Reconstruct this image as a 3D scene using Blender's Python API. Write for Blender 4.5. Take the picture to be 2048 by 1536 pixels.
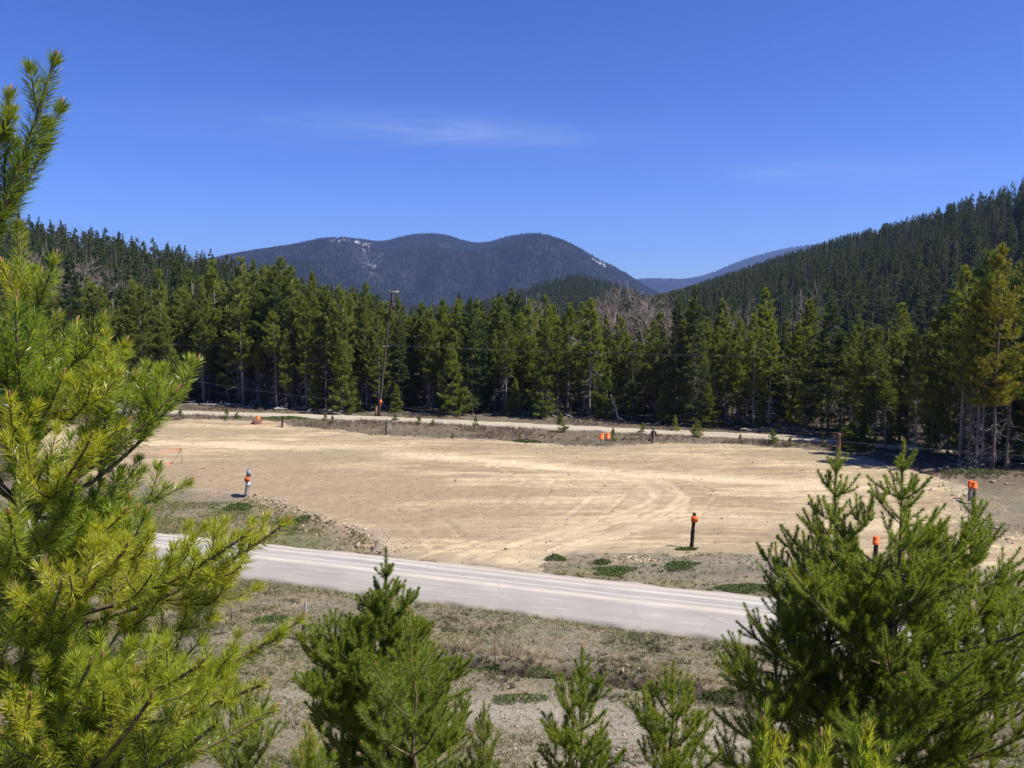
import bpy, math, random
import numpy as np
from mathutils import Vector, Matrix

# ------------------------------------------------------------------ camera, sky, sun, exposure
for o in list(bpy.data.objects):
    bpy.data.objects.remove(o)
SC = bpy.context.scene
COL = SC.collection
F, CX, CY, EYE = 1700.0, 1024.0, 768.0, 10.5          # photo pixels; eye height in metres
PITCH = math.atan(148 / F)

cam_data = bpy.data.cameras.new('camera')
cam_data.sensor_width = 36.0
cam_data.lens = 36.0 * F / 2048
cam_data.clip_start = 0.05
cam_data.clip_end = 40000
cam = bpy.data.objects.new('camera', cam_data)
cam.location = (0, 0, EYE)
cam.rotation_euler = (math.pi / 2 - PITCH, 0, 0)
COL.objects.link(cam)
SC.camera = cam

SUN_EL = math.radians(54)
SUN_DIR = Vector((math.cos(SUN_EL) * 0.95, -math.cos(SUN_EL) * 0.31, math.sin(SUN_EL))).normalized()   # towards the sun
sun_data = bpy.data.lights.new('sun', 'SUN')
sun_data.energy = 4.6
sun_data.angle = math.radians(0.53)
sun_data.color = (1.0, 0.935, 0.82)
sun = bpy.data.objects.new('sun', sun_data)
sun.rotation_euler = (-SUN_DIR).to_track_quat('-Z', 'Y').to_euler()
sun.location = (60, -20, 90)
COL.objects.link(sun)

world = bpy.data.worlds.new('World')
SC.world = world
world.use_nodes = True
wt = world.node_tree
wt.nodes.clear()
wo = wt.nodes.new('ShaderNodeOutputWorld')
bg = wt.nodes.new('ShaderNodeBackground')
bg.inputs['Strength'].default_value = 0.080
sky = wt.nodes.new('ShaderNodeTexSky')
sky.sky_type = 'NISHITA'
sky.sun_disc = False
sky.sun_elevation = SUN_EL
sky.sun_rotation = math.atan2(SUN_DIR.x, SUN_DIR.y)
sky.altitude = 1500
sky.air_density = 1.0
sky.dust_density = 0.35
sky.ozone_density = 4.0
hs = wt.nodes.new('ShaderNodeHueSaturation')
hs.inputs['Saturation'].default_value = 1.08
hs.inputs['Hue'].default_value = 0.505
wb = wt.nodes.new('ShaderNodeMix'); wb.data_type = 'RGBA'; wb.blend_type = 'MULTIPLY'; wb.inputs['Factor'].default_value = 1.0
wb.inputs[7].default_value = (0.49, 0.55, 0.735, 1)            # the camera's cool, saturated rendering of the sky
wt.links.new(sky.outputs[0], wb.inputs[6])
wt.links.new(wb.outputs[2], hs.inputs['Color'])
gm = wt.nodes.new('ShaderNodeGamma'); gm.inputs['Gamma'].default_value = 1.22
wt.links.new(hs.outputs[0], gm.inputs['Color'])
# thin cirrus wisps, streaked along the wind
def wmath(op, a, b=None):
    nd = wt.nodes.new('ShaderNodeMath'); nd.operation = op
    for k, v in enumerate((a, b)):
        if v is None: continue
        if isinstance(v, (int, float)): nd.inputs[k].default_value = v
        else: wt.links.new(v, nd.inputs[k])
    return nd.outputs[0]
tc = wt.nodes.new('ShaderNodeTexCoord')
sx = wt.nodes.new('ShaderNodeSeparateXYZ'); wt.links.new(tc.outputs['Generated'], sx.inputs[0])
yy = wmath('MAXIMUM', sx.outputs['Y'], 0.02)
ta, te = wmath('DIVIDE', sx.outputs['X'], yy), wmath('DIVIDE', sx.outputs['Z'], yy)
def wisp(a0, e0, wa, we, slope, amt):
    da = wmath('SUBTRACT', ta, a0); de = wmath('ADD', wmath('SUBTRACT', te, e0), wmath('MULTIPLY', da, slope))
    q = wmath('ADD', wmath('POWER', wmath('ABSOLUTE', wmath('DIVIDE', da, wa)), 2.0), wmath('POWER', wmath('ABSOLUTE', wmath('DIVIDE', de, we)), 2.0))
    return wmath('MULTIPLY', wmath('EXPONENT', wmath('MULTIPLY', q, -1.0)), amt)
cloud = wmath('ADD', wmath('ADD', wisp(-0.06, 0.204, 0.12, 0.011, 0.05, 0.6), wisp(-0.15, 0.212, 0.26, 0.026, 0.03, 0.5)), wmath('ADD', wisp(0.30, 0.152, 0.06, 0.008, 0.04, 1.0), wisp(0.40, 0.160, 0.16, 0.018, 0.02, 0.5)))
mp = wt.nodes.new('ShaderNodeMapping')
mp.inputs['Scale'].default_value = (3.5, 3.5, 26.0)
mp.inputs['Rotation'].default_value = (0, math.radians(4), 0)
wt.links.new(tc.outputs['Generated'], mp.inputs[0])
nz = wt.nodes.new('ShaderNodeTexNoise')
nz.inputs['Scale'].default_value = 2.2; nz.inputs['Detail'].default_value = 7; nz.inputs['Roughness'].default_value = 0.6; nz.inputs['Distortion'].default_value = 0.5
wt.links.new(mp.outputs[0], nz.inputs['Vector'])
cr = wt.nodes.new('ShaderNodeMapRange')
cr.inputs['From Min'].default_value = 0.30; cr.inputs['From Max'].default_value = 0.75; cr.inputs['To Max'].default_value = 0.42
wt.links.new(nz.outputs['Fac'], cr.inputs['Value'])
mx = wt.nodes.new('ShaderNodeMix'); mx.data_type = 'RGBA'
wt.links.new(wmath('MULTIPLY', cr.outputs[0], cloud), mx.inputs['Factor'])
wt.links.new(gm.outputs[0], mx.inputs[6])
mx.inputs[7].default_value = (3.6, 4.3, 6.4, 1)
wt.links.new(mx.outputs[2], bg.inputs['Color'])
wt.links.new(bg.outputs[0], wo.inputs['Surface'])

SC.view_settings.view_transform = 'Standard'
SC.view_settings.look = 'None'
SC.view_settings.exposure = 1.0
SC.view_settings.gamma = 1.0
SC.view_settings.use_curve_mapping = False
SC.render.engine = 'CYCLES'
SC.cycles.max_bounces = 4
SC.cycles.diffuse_bounces = 2
SC.cycles.glossy_bounces = 2
SC.cycles.transmission_bounces = 3
SC.cycles.volume_bounces = 0
SC.cycles.transparent_max_bounces = 8
SC.cycles.use_denoising = True
SC.cycles.denoising_prefilter = 'NONE'
SC.cycles.caustics_reflective = False
SC.cycles.caustics_refractive = False

RNG = np.random.default_rng(7)
random.seed(7)

# ------------------------------------------------------------------ helpers: pixels to places
SP, CP = math.sin(PITCH), math.cos(PITCH)
def ray(px, py):
    xc, yc = (px - CX) / F, -(py - CY) / F
    return np.array([xc, CP + yc * SP, -SP + yc * CP])
def at(px, py, z=0.0):                     # where the sight line meets the level z
    d = ray(px, py); t = (z - EYE) / d[2]
    return np.array([d[0] * t, d[1] * t, z])
def atd(px, py, Y):                        # point of the sight line at distance Y
    d = ray(px, py); t = Y / d[1]
    return np.array([d[0] * t, Y, EYE + d[2] * t])
def to_px(p):
    p = np.asarray(p, float); q = p - np.array([0, 0, EYE])
    f = q[..., 1] * CP - q[..., 2] * SP
    u = q[..., 1] * SP + q[..., 2] * CP
    return CX + F * q[..., 0] / f, CY - F * u / f

# ------------------------------------------------------------------ helpers: noise
def _hash(ix, iy, s):
    h = (ix * 374761393 + iy * 668265263 + s * 1442695041) & 0xFFFFFFFF
    h = ((h ^ (h >> 13)) * 1274126177) & 0xFFFFFFFF
    return ((h ^ (h >> 16)) & 0xFFFFFF) / float(0xFFFFFF)
def vnoise(x, y, s=0):
    x = np.asarray(x, float); y = np.asarray(y, float)
    ix = np.floor(x).astype(np.int64); iy = np.floor(y).astype(np.int64)
    fx, fy = x - ix, y - iy
    fx = fx * fx * (3 - 2 * fx); fy = fy * fy * (3 - 2 * fy)
    a = _hash(ix, iy, s); b = _hash(ix + 1, iy, s); c = _hash(ix, iy + 1, s); d = _hash(ix + 1, iy + 1, s)
    return (a * (1 - fx) + b * fx) * (1 - fy) + (c * (1 - fx) + d * fx) * fy
def fbm(x, y, s=0, oct=4, gain=0.5):
    v = 0; a = 1; t = 0
    for i in range(oct):
        v = v + a * vnoise(np.asarray(x) * 2 ** i, np.asarray(y) * 2 ** i, s + i * 17); t += a; a *= gain
    return v / t
def sstep(a, b, x):
    t = np.clip((np.asarray(x, float) - a) / (b - a), 0, 1)
    return t * t * (3 - 2 * t)
def poly_sd(P, x, y):                      # signed distance to a polygon, negative inside
    x = np.asarray(x, float); y = np.asarray(y, float)
    d = np.full(x.shape, 1e9); inside = np.zeros(x.shape, bool)
    n = len(P)
    for i in range(n):
        ax, ay = P[i][:2]; bx, by = P[(i + 1) % n][:2]
        ex, ey = bx - ax, by - ay
        t = np.clip(((x - ax) * ex + (y - ay) * ey) / (ex * ex + ey * ey), 0, 1)
        d = np.minimum(d, np.hypot(x - ax - t * ex, y - ay - t * ey))
        c = ((ay > y) != (by > y)) & (x < (bx - ax) * (y - ay) / (by - ay + 1e-12) + ax)
        inside ^= c
    return np.where(inside, -d, d)
def line_d(P, x, y):                       # distance to an open polyline
    d = np.full(np.shape(x), 1e9)
    for (ax, ay), (bx, by) in zip([p[:2] for p in P[:-1]], [p[:2] for p in P[1:]]):
        ex, ey = bx - ax, by - ay
        t = np.clip(((x - ax) * ex + (y - ay) * ey) / (ex * ex + ey * ey), 0, 1)
        d = np.minimum(d, np.hypot(x - ax - t * ex, y - ay - t * ey))
    return d

# ------------------------------------------------------------------ helpers: meshes and objects
def mk_mesh(name, V, T, mat=None, smooth=False):
    V = np.asarray(V, np.float32).reshape(-1, 3); T = np.asarray(T, np.int32).reshape(-1, 3)
    me = bpy.data.meshes.new(name)
    me.vertices.add(len(V)); me.vertices.foreach_set('co', V.ravel())
    me.loops.add(T.size); me.loops.foreach_set('vertex_index', T.ravel())
    me.polygons.add(len(T))
    me.polygons.foreach_set('loop_start', np.arange(0, T.size, 3, dtype=np.int32))
    if smooth:
        me.polygons.foreach_set('use_smooth', np.ones(len(T), bool))
    me.update(calc_edges=True)
    if mat: me.materials.append(mat)
    return me
def obj(name, me, parent=None, loc=None):
    o = bpy.data.objects.new(name, me)
    COL.objects.link(o)
    if parent is not None: o.parent = parent
    if loc is not None: o.location = tuple(loc)
    return o
def tag(o, label, cat=None, group=None, kind=None):
    o['label'] = label
    if cat: o['category'] = cat
    if group: o['group'] = group
    if kind: o['kind'] = kind
    return o
def struct(o, label=None):
    o['kind'] = 'structure'
    if label: o['label'] = label
    return o
class MB:                                   # collects triangles of one part
    def __init__(s): s.v = []; s.t = []; s.n = 0
    def add(s, V, T):
        V = np.asarray(V, float).reshape(-1, 3); T = np.asarray(T, int).reshape(-1, 3)
        s.v.append(V); s.t.append(T + s.n); s.n += len(V); return s
    def mesh(s, name, mat, smooth=False):
        return mk_mesh(name, np.concatenate(s.v), np.concatenate(s.t), mat, smooth)
    def box(s, c, size, rot=None, taper=0.0, jit=0.0):
        h = np.array(size) / 2
        V = np.array([[x, y, z] for z in (-1, 1) for y in (-1, 1) for x in (-1, 1)], float)
        V[4:, :2] *= (1 - taper)
        V = V * h
        if jit: V += RNG.normal(0, jit, V.shape)
        if rot is not None: V = V @ np.array(rot.to_3x3()).T if hasattr(rot, 'to_3x3') else V @ np.asarray(rot).T
        V = V + np.asarray(c, float)
        Q = [(0, 2, 3, 1), (4, 5, 7, 6), (0, 1, 5, 4), (2, 6, 7, 3), (0, 4, 6, 2), (1, 3, 7, 5)]
        T = []
        for a, b, c_, d in Q: T += [(a, b, c_), (a, c_, d)]
        return s.add(V, T)
def unit(v):
    v = np.asarray(v, float)
    return v / np.maximum(np.linalg.norm(v, axis=-1, keepdims=True), 1e-9)
def tubes(P, R, sides=5, cap=True):         # many tapered tubes at once: P (B,k,3), R (B,k)
    P = np.asarray(P, float); R = np.asarray(R, float)
    B, k = P.shape[:2]
    tan = unit(np.gradient(P, axis=1))
    ref = np.where(np.abs(tan[:, :1, 2:3]) > 0.9, np.array([1.0, 0, 0]), np.array([0, 0, 1.0]))
    a = unit(np.cross(tan, np.broadcast_to(ref, tan.shape))); b = np.cross(tan, a)
    th = np.arange(sides) / sides * 2 * np.pi
    ring = a[:, :, None] * np.cos(th)[None, None, :, None] + b[:, :, None] * np.sin(th)[None, None, :, None]
    V = P[:, :, None] + ring * R[:, :, None, None]
    V = V.reshape(-1, 3)
    T = []
    for j in range(k - 1):
        for i in range(sides):
            i2 = (i + 1) % sides
            p, q, r, t = j * sides + i, j * sides + i2, (j + 1) * sides + i, (j + 1) * sides + i2
            T += [(p, q, t), (p, t, r)]
    if cap:
        for i in range(1, sides - 1):
            T += [((k - 1) * sides, (k - 1) * sides + i, (k - 1) * sides + i + 1), (0, i + 1, i)]
    T = np.array(T)
    T = (T[None] + (np.arange(B) * k * sides)[:, None, None]).reshape(-1, 3)
    return V, T
def tube1(path, radii, sides=8):
    return tubes(np.asarray(path, float)[None], np.asarray(radii, float)[None], sides)
def blades(O, D, L, W, up=None, tris=1, bend=0.0, rng=RNG):   # needles, grass blades: thin tapering strips
    O = np.asarray(O, float); D = unit(D); n = len(O)
    L = np.broadcast_to(L, (n,))[:, None]; W = np.broadcast_to(W, (n,))[:, None]
    s = unit(np.cross(D, unit(rng.normal(size=(n, 3)))))
    if tris == 1:
        V = np.stack([O - s * W / 2, O + s * W / 2, O + D * L], 1).reshape(-1, 3)
        T = np.arange(3 * n).reshape(-1, 3)
    else:
        nrm = np.cross(D, s)
        bd = nrm * L * (bend * rng.normal(1, 0.5, (n, 1)))
        m = O + D * L * 0.45 + bd * 0.35
        e = O + D * L - bd * 0.3
        V = np.stack([O, m - s * W * 0.56, m + s * W * 0.56, e], 1).reshape(-1, 3)
        T = np.array([(0, 2, 1), (1, 2, 3)])
        T = (T[None] + (np.arange(n) * 4)[:, None, None]).reshape(-1, 3)
    return V, T
ICOV = unit(np.array([(0, 1, 1.618), (0, -1, 1.618), (0, 1, -1.618), (0, -1, -1.618), (1, 1.618, 0), (-1, 1.618, 0), (1, -1.618, 0), (-1, -1.618, 0), (1.618, 0, 1), (-1.618, 0, 1), (1.618, 0, -1), (-1.618, 0, -1)], float))
ICOT = np.array([(0, 1, 8), (0, 8, 4), (0, 4, 5), (0, 5, 9), (0, 9, 1), (1, 6, 8), (8, 6, 10), (8, 10, 4), (4, 10, 2), (4, 2, 5), (5, 2, 11), (5, 11, 9), (9, 11, 7), (9, 7, 1), (1, 7, 6), (3, 10, 6), (3, 6, 7), (3, 7, 11), (3, 11, 2), (3, 2, 10)])
OCT_V = np.array([(1, 0, 0), (-1, 0, 0), (0, 1, 0), (0, -1, 0), (0, 0, 1), (0, 0, -1)], float)
OCT_T = np.array([(0, 2, 4), (2, 1, 4), (1, 3, 4), (3, 0, 4), (2, 0, 5), (1, 2, 5), (3, 1, 5), (0, 3, 5)])
def stones(C, S, rng=RNG, flat=0.65, low=False):        # many faceted stones at once
    n = len(C); ICO_V, ICO_T = (OCT_V, OCT_T) if low else (ICOV, ICOT); nv_ = len(ICO_V)
    V = ICO_V[None] * rng.uniform(0.7, 1.25, (n, nv_, 1)) * (S[:, None] * rng.uniform(0.6, 1.2, (n, 3)) * np.array([1, 1, flat]))[:, None, :]
    a = rng.uniform(0, 6.28, n); c, s = np.cos(a)[:, None], np.sin(a)[:, None]
    V = np.stack([V[..., 0] * c - V[..., 1] * s, V[..., 0] * s + V[..., 1] * c, V[..., 2]], -1) + np.asarray(C)[:, None, :]
    T = (ICO_T[None] + (np.arange(n) * nv_)[:, None, None]).reshape(-1, 3)
    return V.reshape(-1, 3), T

# ------------------------------------------------------------------ helpers: materials
class NT:
    def __init__(s, name):
        s.m = bpy.data.materials.new(name); s.m.use_nodes = True
        s.t = s.m.node_tree; s.t.nodes.clear()
        s.out = s.t.nodes.new('ShaderNodeOutputMaterial')
    def n(s, typ, **kw):
        nd = s.t.nodes.new(typ)
        for k, v in kw.items(): setattr(nd, k, v)
        return nd
    def l(s, a, b): s.t.links.new(a, b)
    def val(s, sock, v):
        if hasattr(v, 'is_linked') or isinstance(v, bpy.types.NodeSocket): s.l(v, sock)
        else:
            sock.default_value = (*v, 1.0) if isinstance(v, (tuple, list)) and len(v) == 3 and len(getattr(sock, 'default_value', [0])) == 4 else v
    def noise(s, scale, detail=4, rough=0.55, vec=None, dist=0.0, scl=None, loc=None):
        nd = s.n('ShaderNodeTexNoise')
        nd.inputs['Scale'].default_value = scale; nd.inputs['Detail'].default_value = detail
        nd.inputs['Roughness'].default_value = rough; nd.inputs['Distortion'].default_value = dist
        if vec is None: vec = s.n('ShaderNodeTexCoord').outputs['Object']
        if scl is not None or loc is not None:
            mp = s.n('ShaderNodeMapping')
            if scl is not None: mp.inputs['Scale'].default_value = scl
            if loc is not None: mp.inputs['Location'].default_value = loc
            s.l(vec, mp.inputs[0]); vec = mp.outputs[0]
        s.l(vec, nd.inputs['Vector'])
        return nd.outputs['Fac']
    def rng(s, v, a, b, c=0.0, d=1.0):
        nd = s.n('ShaderNodeMapRange')
        s.val(nd.inputs['Value'], v)
        for k, x in zip(('From Min', 'From Max', 'To Min', 'To Max'), (a, b, c, d)): nd.inputs[k].default_value = x
        return nd.outputs[0]
    def mix(s, f, a, b, mode='MIX'):
        nd = s.n('ShaderNodeMix', data_type='RGBA', blend_type=mode)
        s.val(nd.inputs['Factor'], f); s.val(nd.inputs[6], a); s.val(nd.inputs[7], b)
        return nd.outputs[2]
    def math(s, op, a, b=None):
        nd = s.n('ShaderNodeMath', operation=op)
        s.val(nd.inputs[0], a)
        if b is not None: s.val(nd.inputs[1], b)
        return nd.outputs[0]
    def attr(s, name):
        return s.n('ShaderNodeAttribute', attribute_name=name).outputs['Fac']
    def bsdf(s, col, rough=0.9, spec=0.25, bump=None, bstr=0.4, bdist=0.02):
        p = s.n('ShaderNodeBsdfPrincipled')
        s.val(p.inputs['Base Color'], col); s.val(p.inputs['Roughness'], rough)
        p.inputs['Specular IOR Level'].default_value = spec
        if bump is not None:
            b = s.n('ShaderNodeBump'); b.inputs['Strength'].default_value = bstr; b.inputs['Distance'].default_value = bdist
            s.l(bump, b.inputs['Height']); s.l(b.outputs[0], p.inputs['Normal'])
        return p
    def done(s, sh):
        s.l(sh.outputs[0], s.out.inputs['Surface']); return s.m

def mat_needles(name, c1, c2, c3, transl=0.35, rough=0.45, spec=0.35):
    t = NT(name)
    isl = t.n('ShaderNodeNewGeometry').outputs['Random Per Island']
    ob = t.n('ShaderNodeObjectInfo').outputs['Random']
    col = t.mix(isl, c1, c2)
    col = t.mix(t.rng(ob, 0.15, 1, 0.0, 0.7), col, c3)
    p = t.bsdf(col, rough, spec)
    tr = t.n('ShaderNodeBsdfTranslucent'); 
    lum = t.mix(1.0, col, (1.25, 1.3, 0.6), 'MULTIPLY')
    t.l(lum, tr.inputs['Color'])
    ms = t.n('ShaderNodeMixShader'); ms.inputs[0].default_value = transl
    t.l(p.outputs[0], ms.inputs[1]); t.l(tr.outputs[0], ms.inputs[2])
    return t.done(ms)
def mat_bark(name, c1, c2, scale=14, stretch=(1, 1, 0.18), bstr=0.6):
    t = NT(name)
    n1 = t.noise(scale, 5, 0.65, scl=stretch); n2 = t.noise(scale * 0.12, 3)
    col = t.mix(t.rng(n1, 0.35, 0.7), c1, c2)
    col = t.mix(t.rng(n2, 0.45, 0.7, 0, 0.5), col, tuple(x * 0.5 for x in c1))
    return t.done(t.bsdf(col, 0.92, 0.15, n1, bstr, 0.02))
def mat_plain(name, c, rough=0.6, spec=0.3, var=0.15, scale=20):
    t = NT(name)
    n1 = t.noise(scale, 4)
    col = t.mix(t.rng(n1, 0.3, 0.75), c, tuple(x * (1 - var * 2) for x in c))
    return t.done(t.bsdf(col, rough, spec))
def mat_island(name, cols, rough=0.9, spec=0.2, transl=0.0):
    t = NT(name)
    isl = t.n('ShaderNodeNewGeometry').outputs['Random Per Island']
    r = t.n('ShaderNodeValToRGB'); r.color_ramp.interpolation = 'LINEAR'
    el = r.color_ramp.elements
    while len(el) < len(cols): el.new(0.5)
    for i, c in enumerate(cols):
        el[i].position = i / (len(cols) - 1); el[i].color = (*c, 1)
    t.l(isl, r.inputs[0])
    p = t.bsdf(r.outputs[0], rough, spec)
    if not transl: return t.done(p)
    tr = t.n('ShaderNodeBsdfTranslucent'); t.l(r.outputs[0], tr.inputs['Color'])
    ms = t.n('ShaderNodeMixShader'); ms.inputs[0].default_value = transl
    t.l(p.outputs[0], ms.inputs[1]); t.l(tr.outputs[0], ms.inputs[2])
    return t.done(ms)

M = {}
M['near_needle'] = mat_needles('pine needles sunlit', (0.125, 0.225, 0.030), (0.36, 0.42, 0.052), (0.56, 0.52, 0.058), 0.5, 0.34, 0.6)
M['mid_needle'] = mat_needles('young pine needles', (0.095, 0.165, 0.024), (0.28, 0.335, 0.044), (0.30, 0.33, 0.040), 0.45, 0.42, 0.4)
M['pine'] = mat_needles('forest pine foliage', (0.12, 0.155, 0.028), (0.28, 0.295, 0.048), (0.085, 0.125, 0.03), 0.38, 0.5, 0.25)
M['yellow_pine'] = mat_needles('yellowish pine foliage', (0.17, 0.17, 0.022), (0.30, 0.26, 0.032), (0.2, 0.2, 0.03), 0.34, 0.5, 0.25)
M['spruce'] = mat_needles('dark spruce foliage', (0.042, 0.068, 0.022), (0.095, 0.125, 0.034), (0.034, 0.058, 0.024), 0.25, 0.55, 0.2)
M['hill_pine'] = mat_needles('hillside conifer foliage', (0.050, 0.082, 0.026), (0.125, 0.152, 0.040), (0.042, 0.068, 0.026), 0.3, 0.55, 0.2)
M['bark'] = mat_bark('grey conifer bark', (0.075, 0.06, 0.05), (0.20, 0.17, 0.145))
M['palebark'] = mat_bark('pale grey trunk bark', (0.16, 0.145, 0.13), (0.34, 0.31, 0.28))
M['deadwood'] = mat_bark('bleached dead wood', (0.24, 0.22, 0.20), (0.46, 0.43, 0.39), 20)
M['twig'] = mat_bark('pine twig bark', (0.10, 0.07, 0.045), (0.22, 0.17, 0.12), 60, (1, 1, 0.4))
M['bud'] = mat_plain('pine bud', (0.34, 0.17, 0.085), 0.6, 0.3, 0.2, 150)
M['bare'] = mat_bark('bare aspen twigs', (0.20, 0.16, 0.14), (0.36, 0.30, 0.265), 10)
M['pole'] = mat_bark('weathered brown pole', (0.045, 0.033, 0.027), (0.11, 0.085, 0.07), 9)
M['char'] = mat_bark('charred post', (0.018, 0.013, 0.012), (0.06, 0.045, 0.04), 14)
M['greywood'] = mat_bark('grey weathered wood', (0.20, 0.18, 0.165), (0.38, 0.35, 0.32), 16)
M['brownwood'] = mat_bark('red brown wood', (0.13, 0.06, 0.035), (0.26, 0.14, 0.09), 16)
M['orange'] = mat_plain('orange plastic', (0.90, 0.16, 0.02), 0.45, 0.4, 0.06, 6)
M['orange_dull'] = mat_plain('dull orange board', (0.62, 0.12, 0.025), 0.6, 0.3, 0.10, 9)
M['ribbon'] = mat_plain('orange red ribbon', (0.60, 0.15, 0.085), 0.5, 0.3, 0.1, 9)
M['white'] = mat_plain('white paint', (0.62, 0.62, 0.64), 0.6, 0.3, 0.10, 9)
M['silver'] = mat_plain('grey painted band', (0.22, 0.225, 0.245), 0.5, 0.4, 0.12, 12)
M['wire'] = mat_plain('aluminium wire', (0.17, 0.17, 0.18), 0.4, 0.5, 0.05)
M['steel'] = mat_plain('rusty steel', (0.12, 0.075, 0.05), 0.7, 0.3, 0.2)
M['rust'] = mat_plain('rust brown stump', (0.20, 0.10, 0.065), 0.8, 0.2, 0.25, 12)
M['stone'] = mat_island('pale stones', [(0.13, 0.095, 0.065), (0.46, 0.39, 0.29), (0.22, 0.165, 0.11), (0.38, 0.31, 0.22), (0.56, 0.50, 0.40)])
M['pebble'] = mat_island('grey pebbles', [(0.17, 0.15, 0.13), (0.36, 0.32, 0.27), (0.28, 0.24, 0.20), (0.48, 0.44, 0.38)])
M['grass'] = mat_island('dry and green grass', [(0.32, 0.28, 0.17), (0.16, 0.18, 0.065), (0.42, 0.37, 0.25), (0.23, 0.235, 0.10), (0.36, 0.32, 0.20), (0.12, 0.15, 0.05)], 0.8, 0.2, 0.25)
M['greengrass'] = mat_island('green bank grass', [(0.10, 0.13, 0.035), (0.19, 0.19, 0.07), (0.27, 0.235, 0.12), (0.12, 0.15, 0.045)], 0.8, 0.2, 0.25)
M['mat'] = mat_island('evergreen mat leaves', [(0.05, 0.085, 0.02), (0.12, 0.18, 0.04), (0.085, 0.13, 0.03), (0.17, 0.21, 0.05)], 0.5, 0.35, 0.3)
M['brush'] = mat_island('dry brown brush', [(0.10, 0.065, 0.05), (0.19, 0.135, 0.10), (0.13, 0.09, 0.08), (0.24, 0.19, 0.135)], 0.85, 0.2, 0.15)

# ------------------------------------------------------------------ layout on the ground
NEAR_FAR = [at(-200, 1010), at(320, 1065), at(1500, 1190), at(2500, 1296)]      # the paved road's far edge
NEAR_NEAR = [at(-200, 1066), at(530, 1160), at(1480, 1283), at(2500, 1415)]
FARROAD = [at(*p) for p in [(-500, 795), (0, 809), (290, 823), (500, 829), (760, 837), (1000, 849), (1300, 863), (1500, 872), (1660, 881), (1810, 892), (2000, 908), (2300, 935)]]
LOT = [at(*p) for p in [(60, 850), (300, 845), (420, 840), (520, 846), (620, 858), (700, 868), (820, 876), (950, 884), (1100, 890), (1200, 896), (1320, 889), (1450, 890), (1560, 897), (1640, 903), (1720, 915), (1800, 938), (1880, 958), (1925, 985), (1925, 1020), (1955, 1060), (2060, 1075), (2300, 1100),
                        (2300, 1160), (2048, 1150), (1900, 1132), (1700, 1125), (1560, 1118), (1440, 1106), (1300, 1106), (1160, 1108), (1085, 1120), (1060, 1143), (1000, 1134), (900, 1122), (820, 1112), (755, 1100), (740, 1075), (690, 1052), (620, 1030), (560, 1008), (520, 996), (440, 986), (330, 974), (200, 962), (60, 950)]]
BERM = [at(*p) for p in [(505, 1000), (560, 1018), (620, 1040), (690, 1062), (735, 1085)]]
DITCH = [at(*p) for p in [(880, 1316), (1000, 1332), (1100, 1340), (1180, 1352), (1300, 1370), (1420, 1388), (1560, 1408), (1800, 1440)]]
nf = np.array([p[:2] for p in NEAR_FAR]); nn = np.array([p[:2] for p in NEAR_NEAR])
NEARPOLY = [tuple(p) for p in nf] + [tuple(p) for p in nn[::-1]]
FR = np.array([p[:2] for p in FARROAD])
TL_PX = [(-600, 800), (0, 812), (290, 811), (400, 808), (500, 814), (600, 822), (700, 827), (850, 828), (1000, 833), (1200, 840), (1300, 847), (1500, 858), (1650, 866), (1750, 874), (1800, 890), (1840, 912), (1880, 930), (1940, 938), (2048, 940), (2400, 985), (2700, 1010)]
TL = np.array([at(*p)[:2] for p in TL_PX]); TL = TL[np.argsort(TL[:, 0])]
def treeline(x): return np.interp(x, TL[:, 0], TL[:, 1])

def embank(x, y):                            # the hillside the photographer stands on
    yy = y + 0.05 * x + 0.8 * (vnoise(x * 0.15, y * 0.15, 5) - 0.5)
    t = np.clip((16.5 - yy) / 15.0, 0, None)
    z = np.where(t < 1, 8.9 * (t ** 1.12), 8.9 + np.minimum((t - 1) * 15 * 0.06, 3))
    return z
def ground_z(x, y, fine=True):
    x = np.asarray(x, float); y = np.asarray(y, float)
    z = embank(x, y)
    amp = sstep(8, 20, y) * (1 - 0.6 * sstep(100, 200, y))
    z = z + amp * ((fbm(x * 0.25, y * 0.25, 3, 3) - 0.5) * 0.30)
    if fine: z = z + (fbm(x * 1.6, y * 1.6, 9, 3) - 0.5) * 0.10
    sdl = poly_sd(LOT, x, y)
    z = z + np.exp(-(line_d(BERM, x, y) / 0.55) ** 2) * 0.38
    dd = line_d(DITCH, x, y)
    z = z - np.exp(-((dd) / 0.30) ** 2) * 0.38 + 0.10 * np.exp(-((dd - 0.55) / 0.3) ** 2) * (y > np.interp(x, [p_[0] for p_ in DITCH], [p_[1] for p_ in DITCH]))
    z = z + sstep(0.1, 2.5, poly_sd(LOT, x, y)) * np.exp(-((line_d([at(1430, 1135), at(1600, 1150), at(2100, 1185)], x, y)) / 1.3) ** 2) * 0.25
    z = np.where(sdl < 0.6, z * np.clip((sdl + 0.6) / 1.2, 0, 1) - 0.14 * np.clip((0.0 - sdl) / 0.6, 0, 1), z)
    sdr = poly_sd(NEARPOLY, x, y)
    k = np.clip((sdr + 0.1) / 0.8, 0, 1)
    z = np.where(sdr < 0.7, z * k - 0.10 * (1 - k), z)
    sdf = line_d(FARROAD, x, y) - 1.45
    k = np.clip((sdf + 0.1) / 1.2, 0, 1)
    z = np.where(sdf < 1.1, z * k - 0.08 * (1 - k), z)
    return z
def set_attr(me, name, v):
    a = me.attributes.new(name, 'FLOAT', 'POINT'); a.data.foreach_set('value', np.asarray(v, np.float32))
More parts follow.
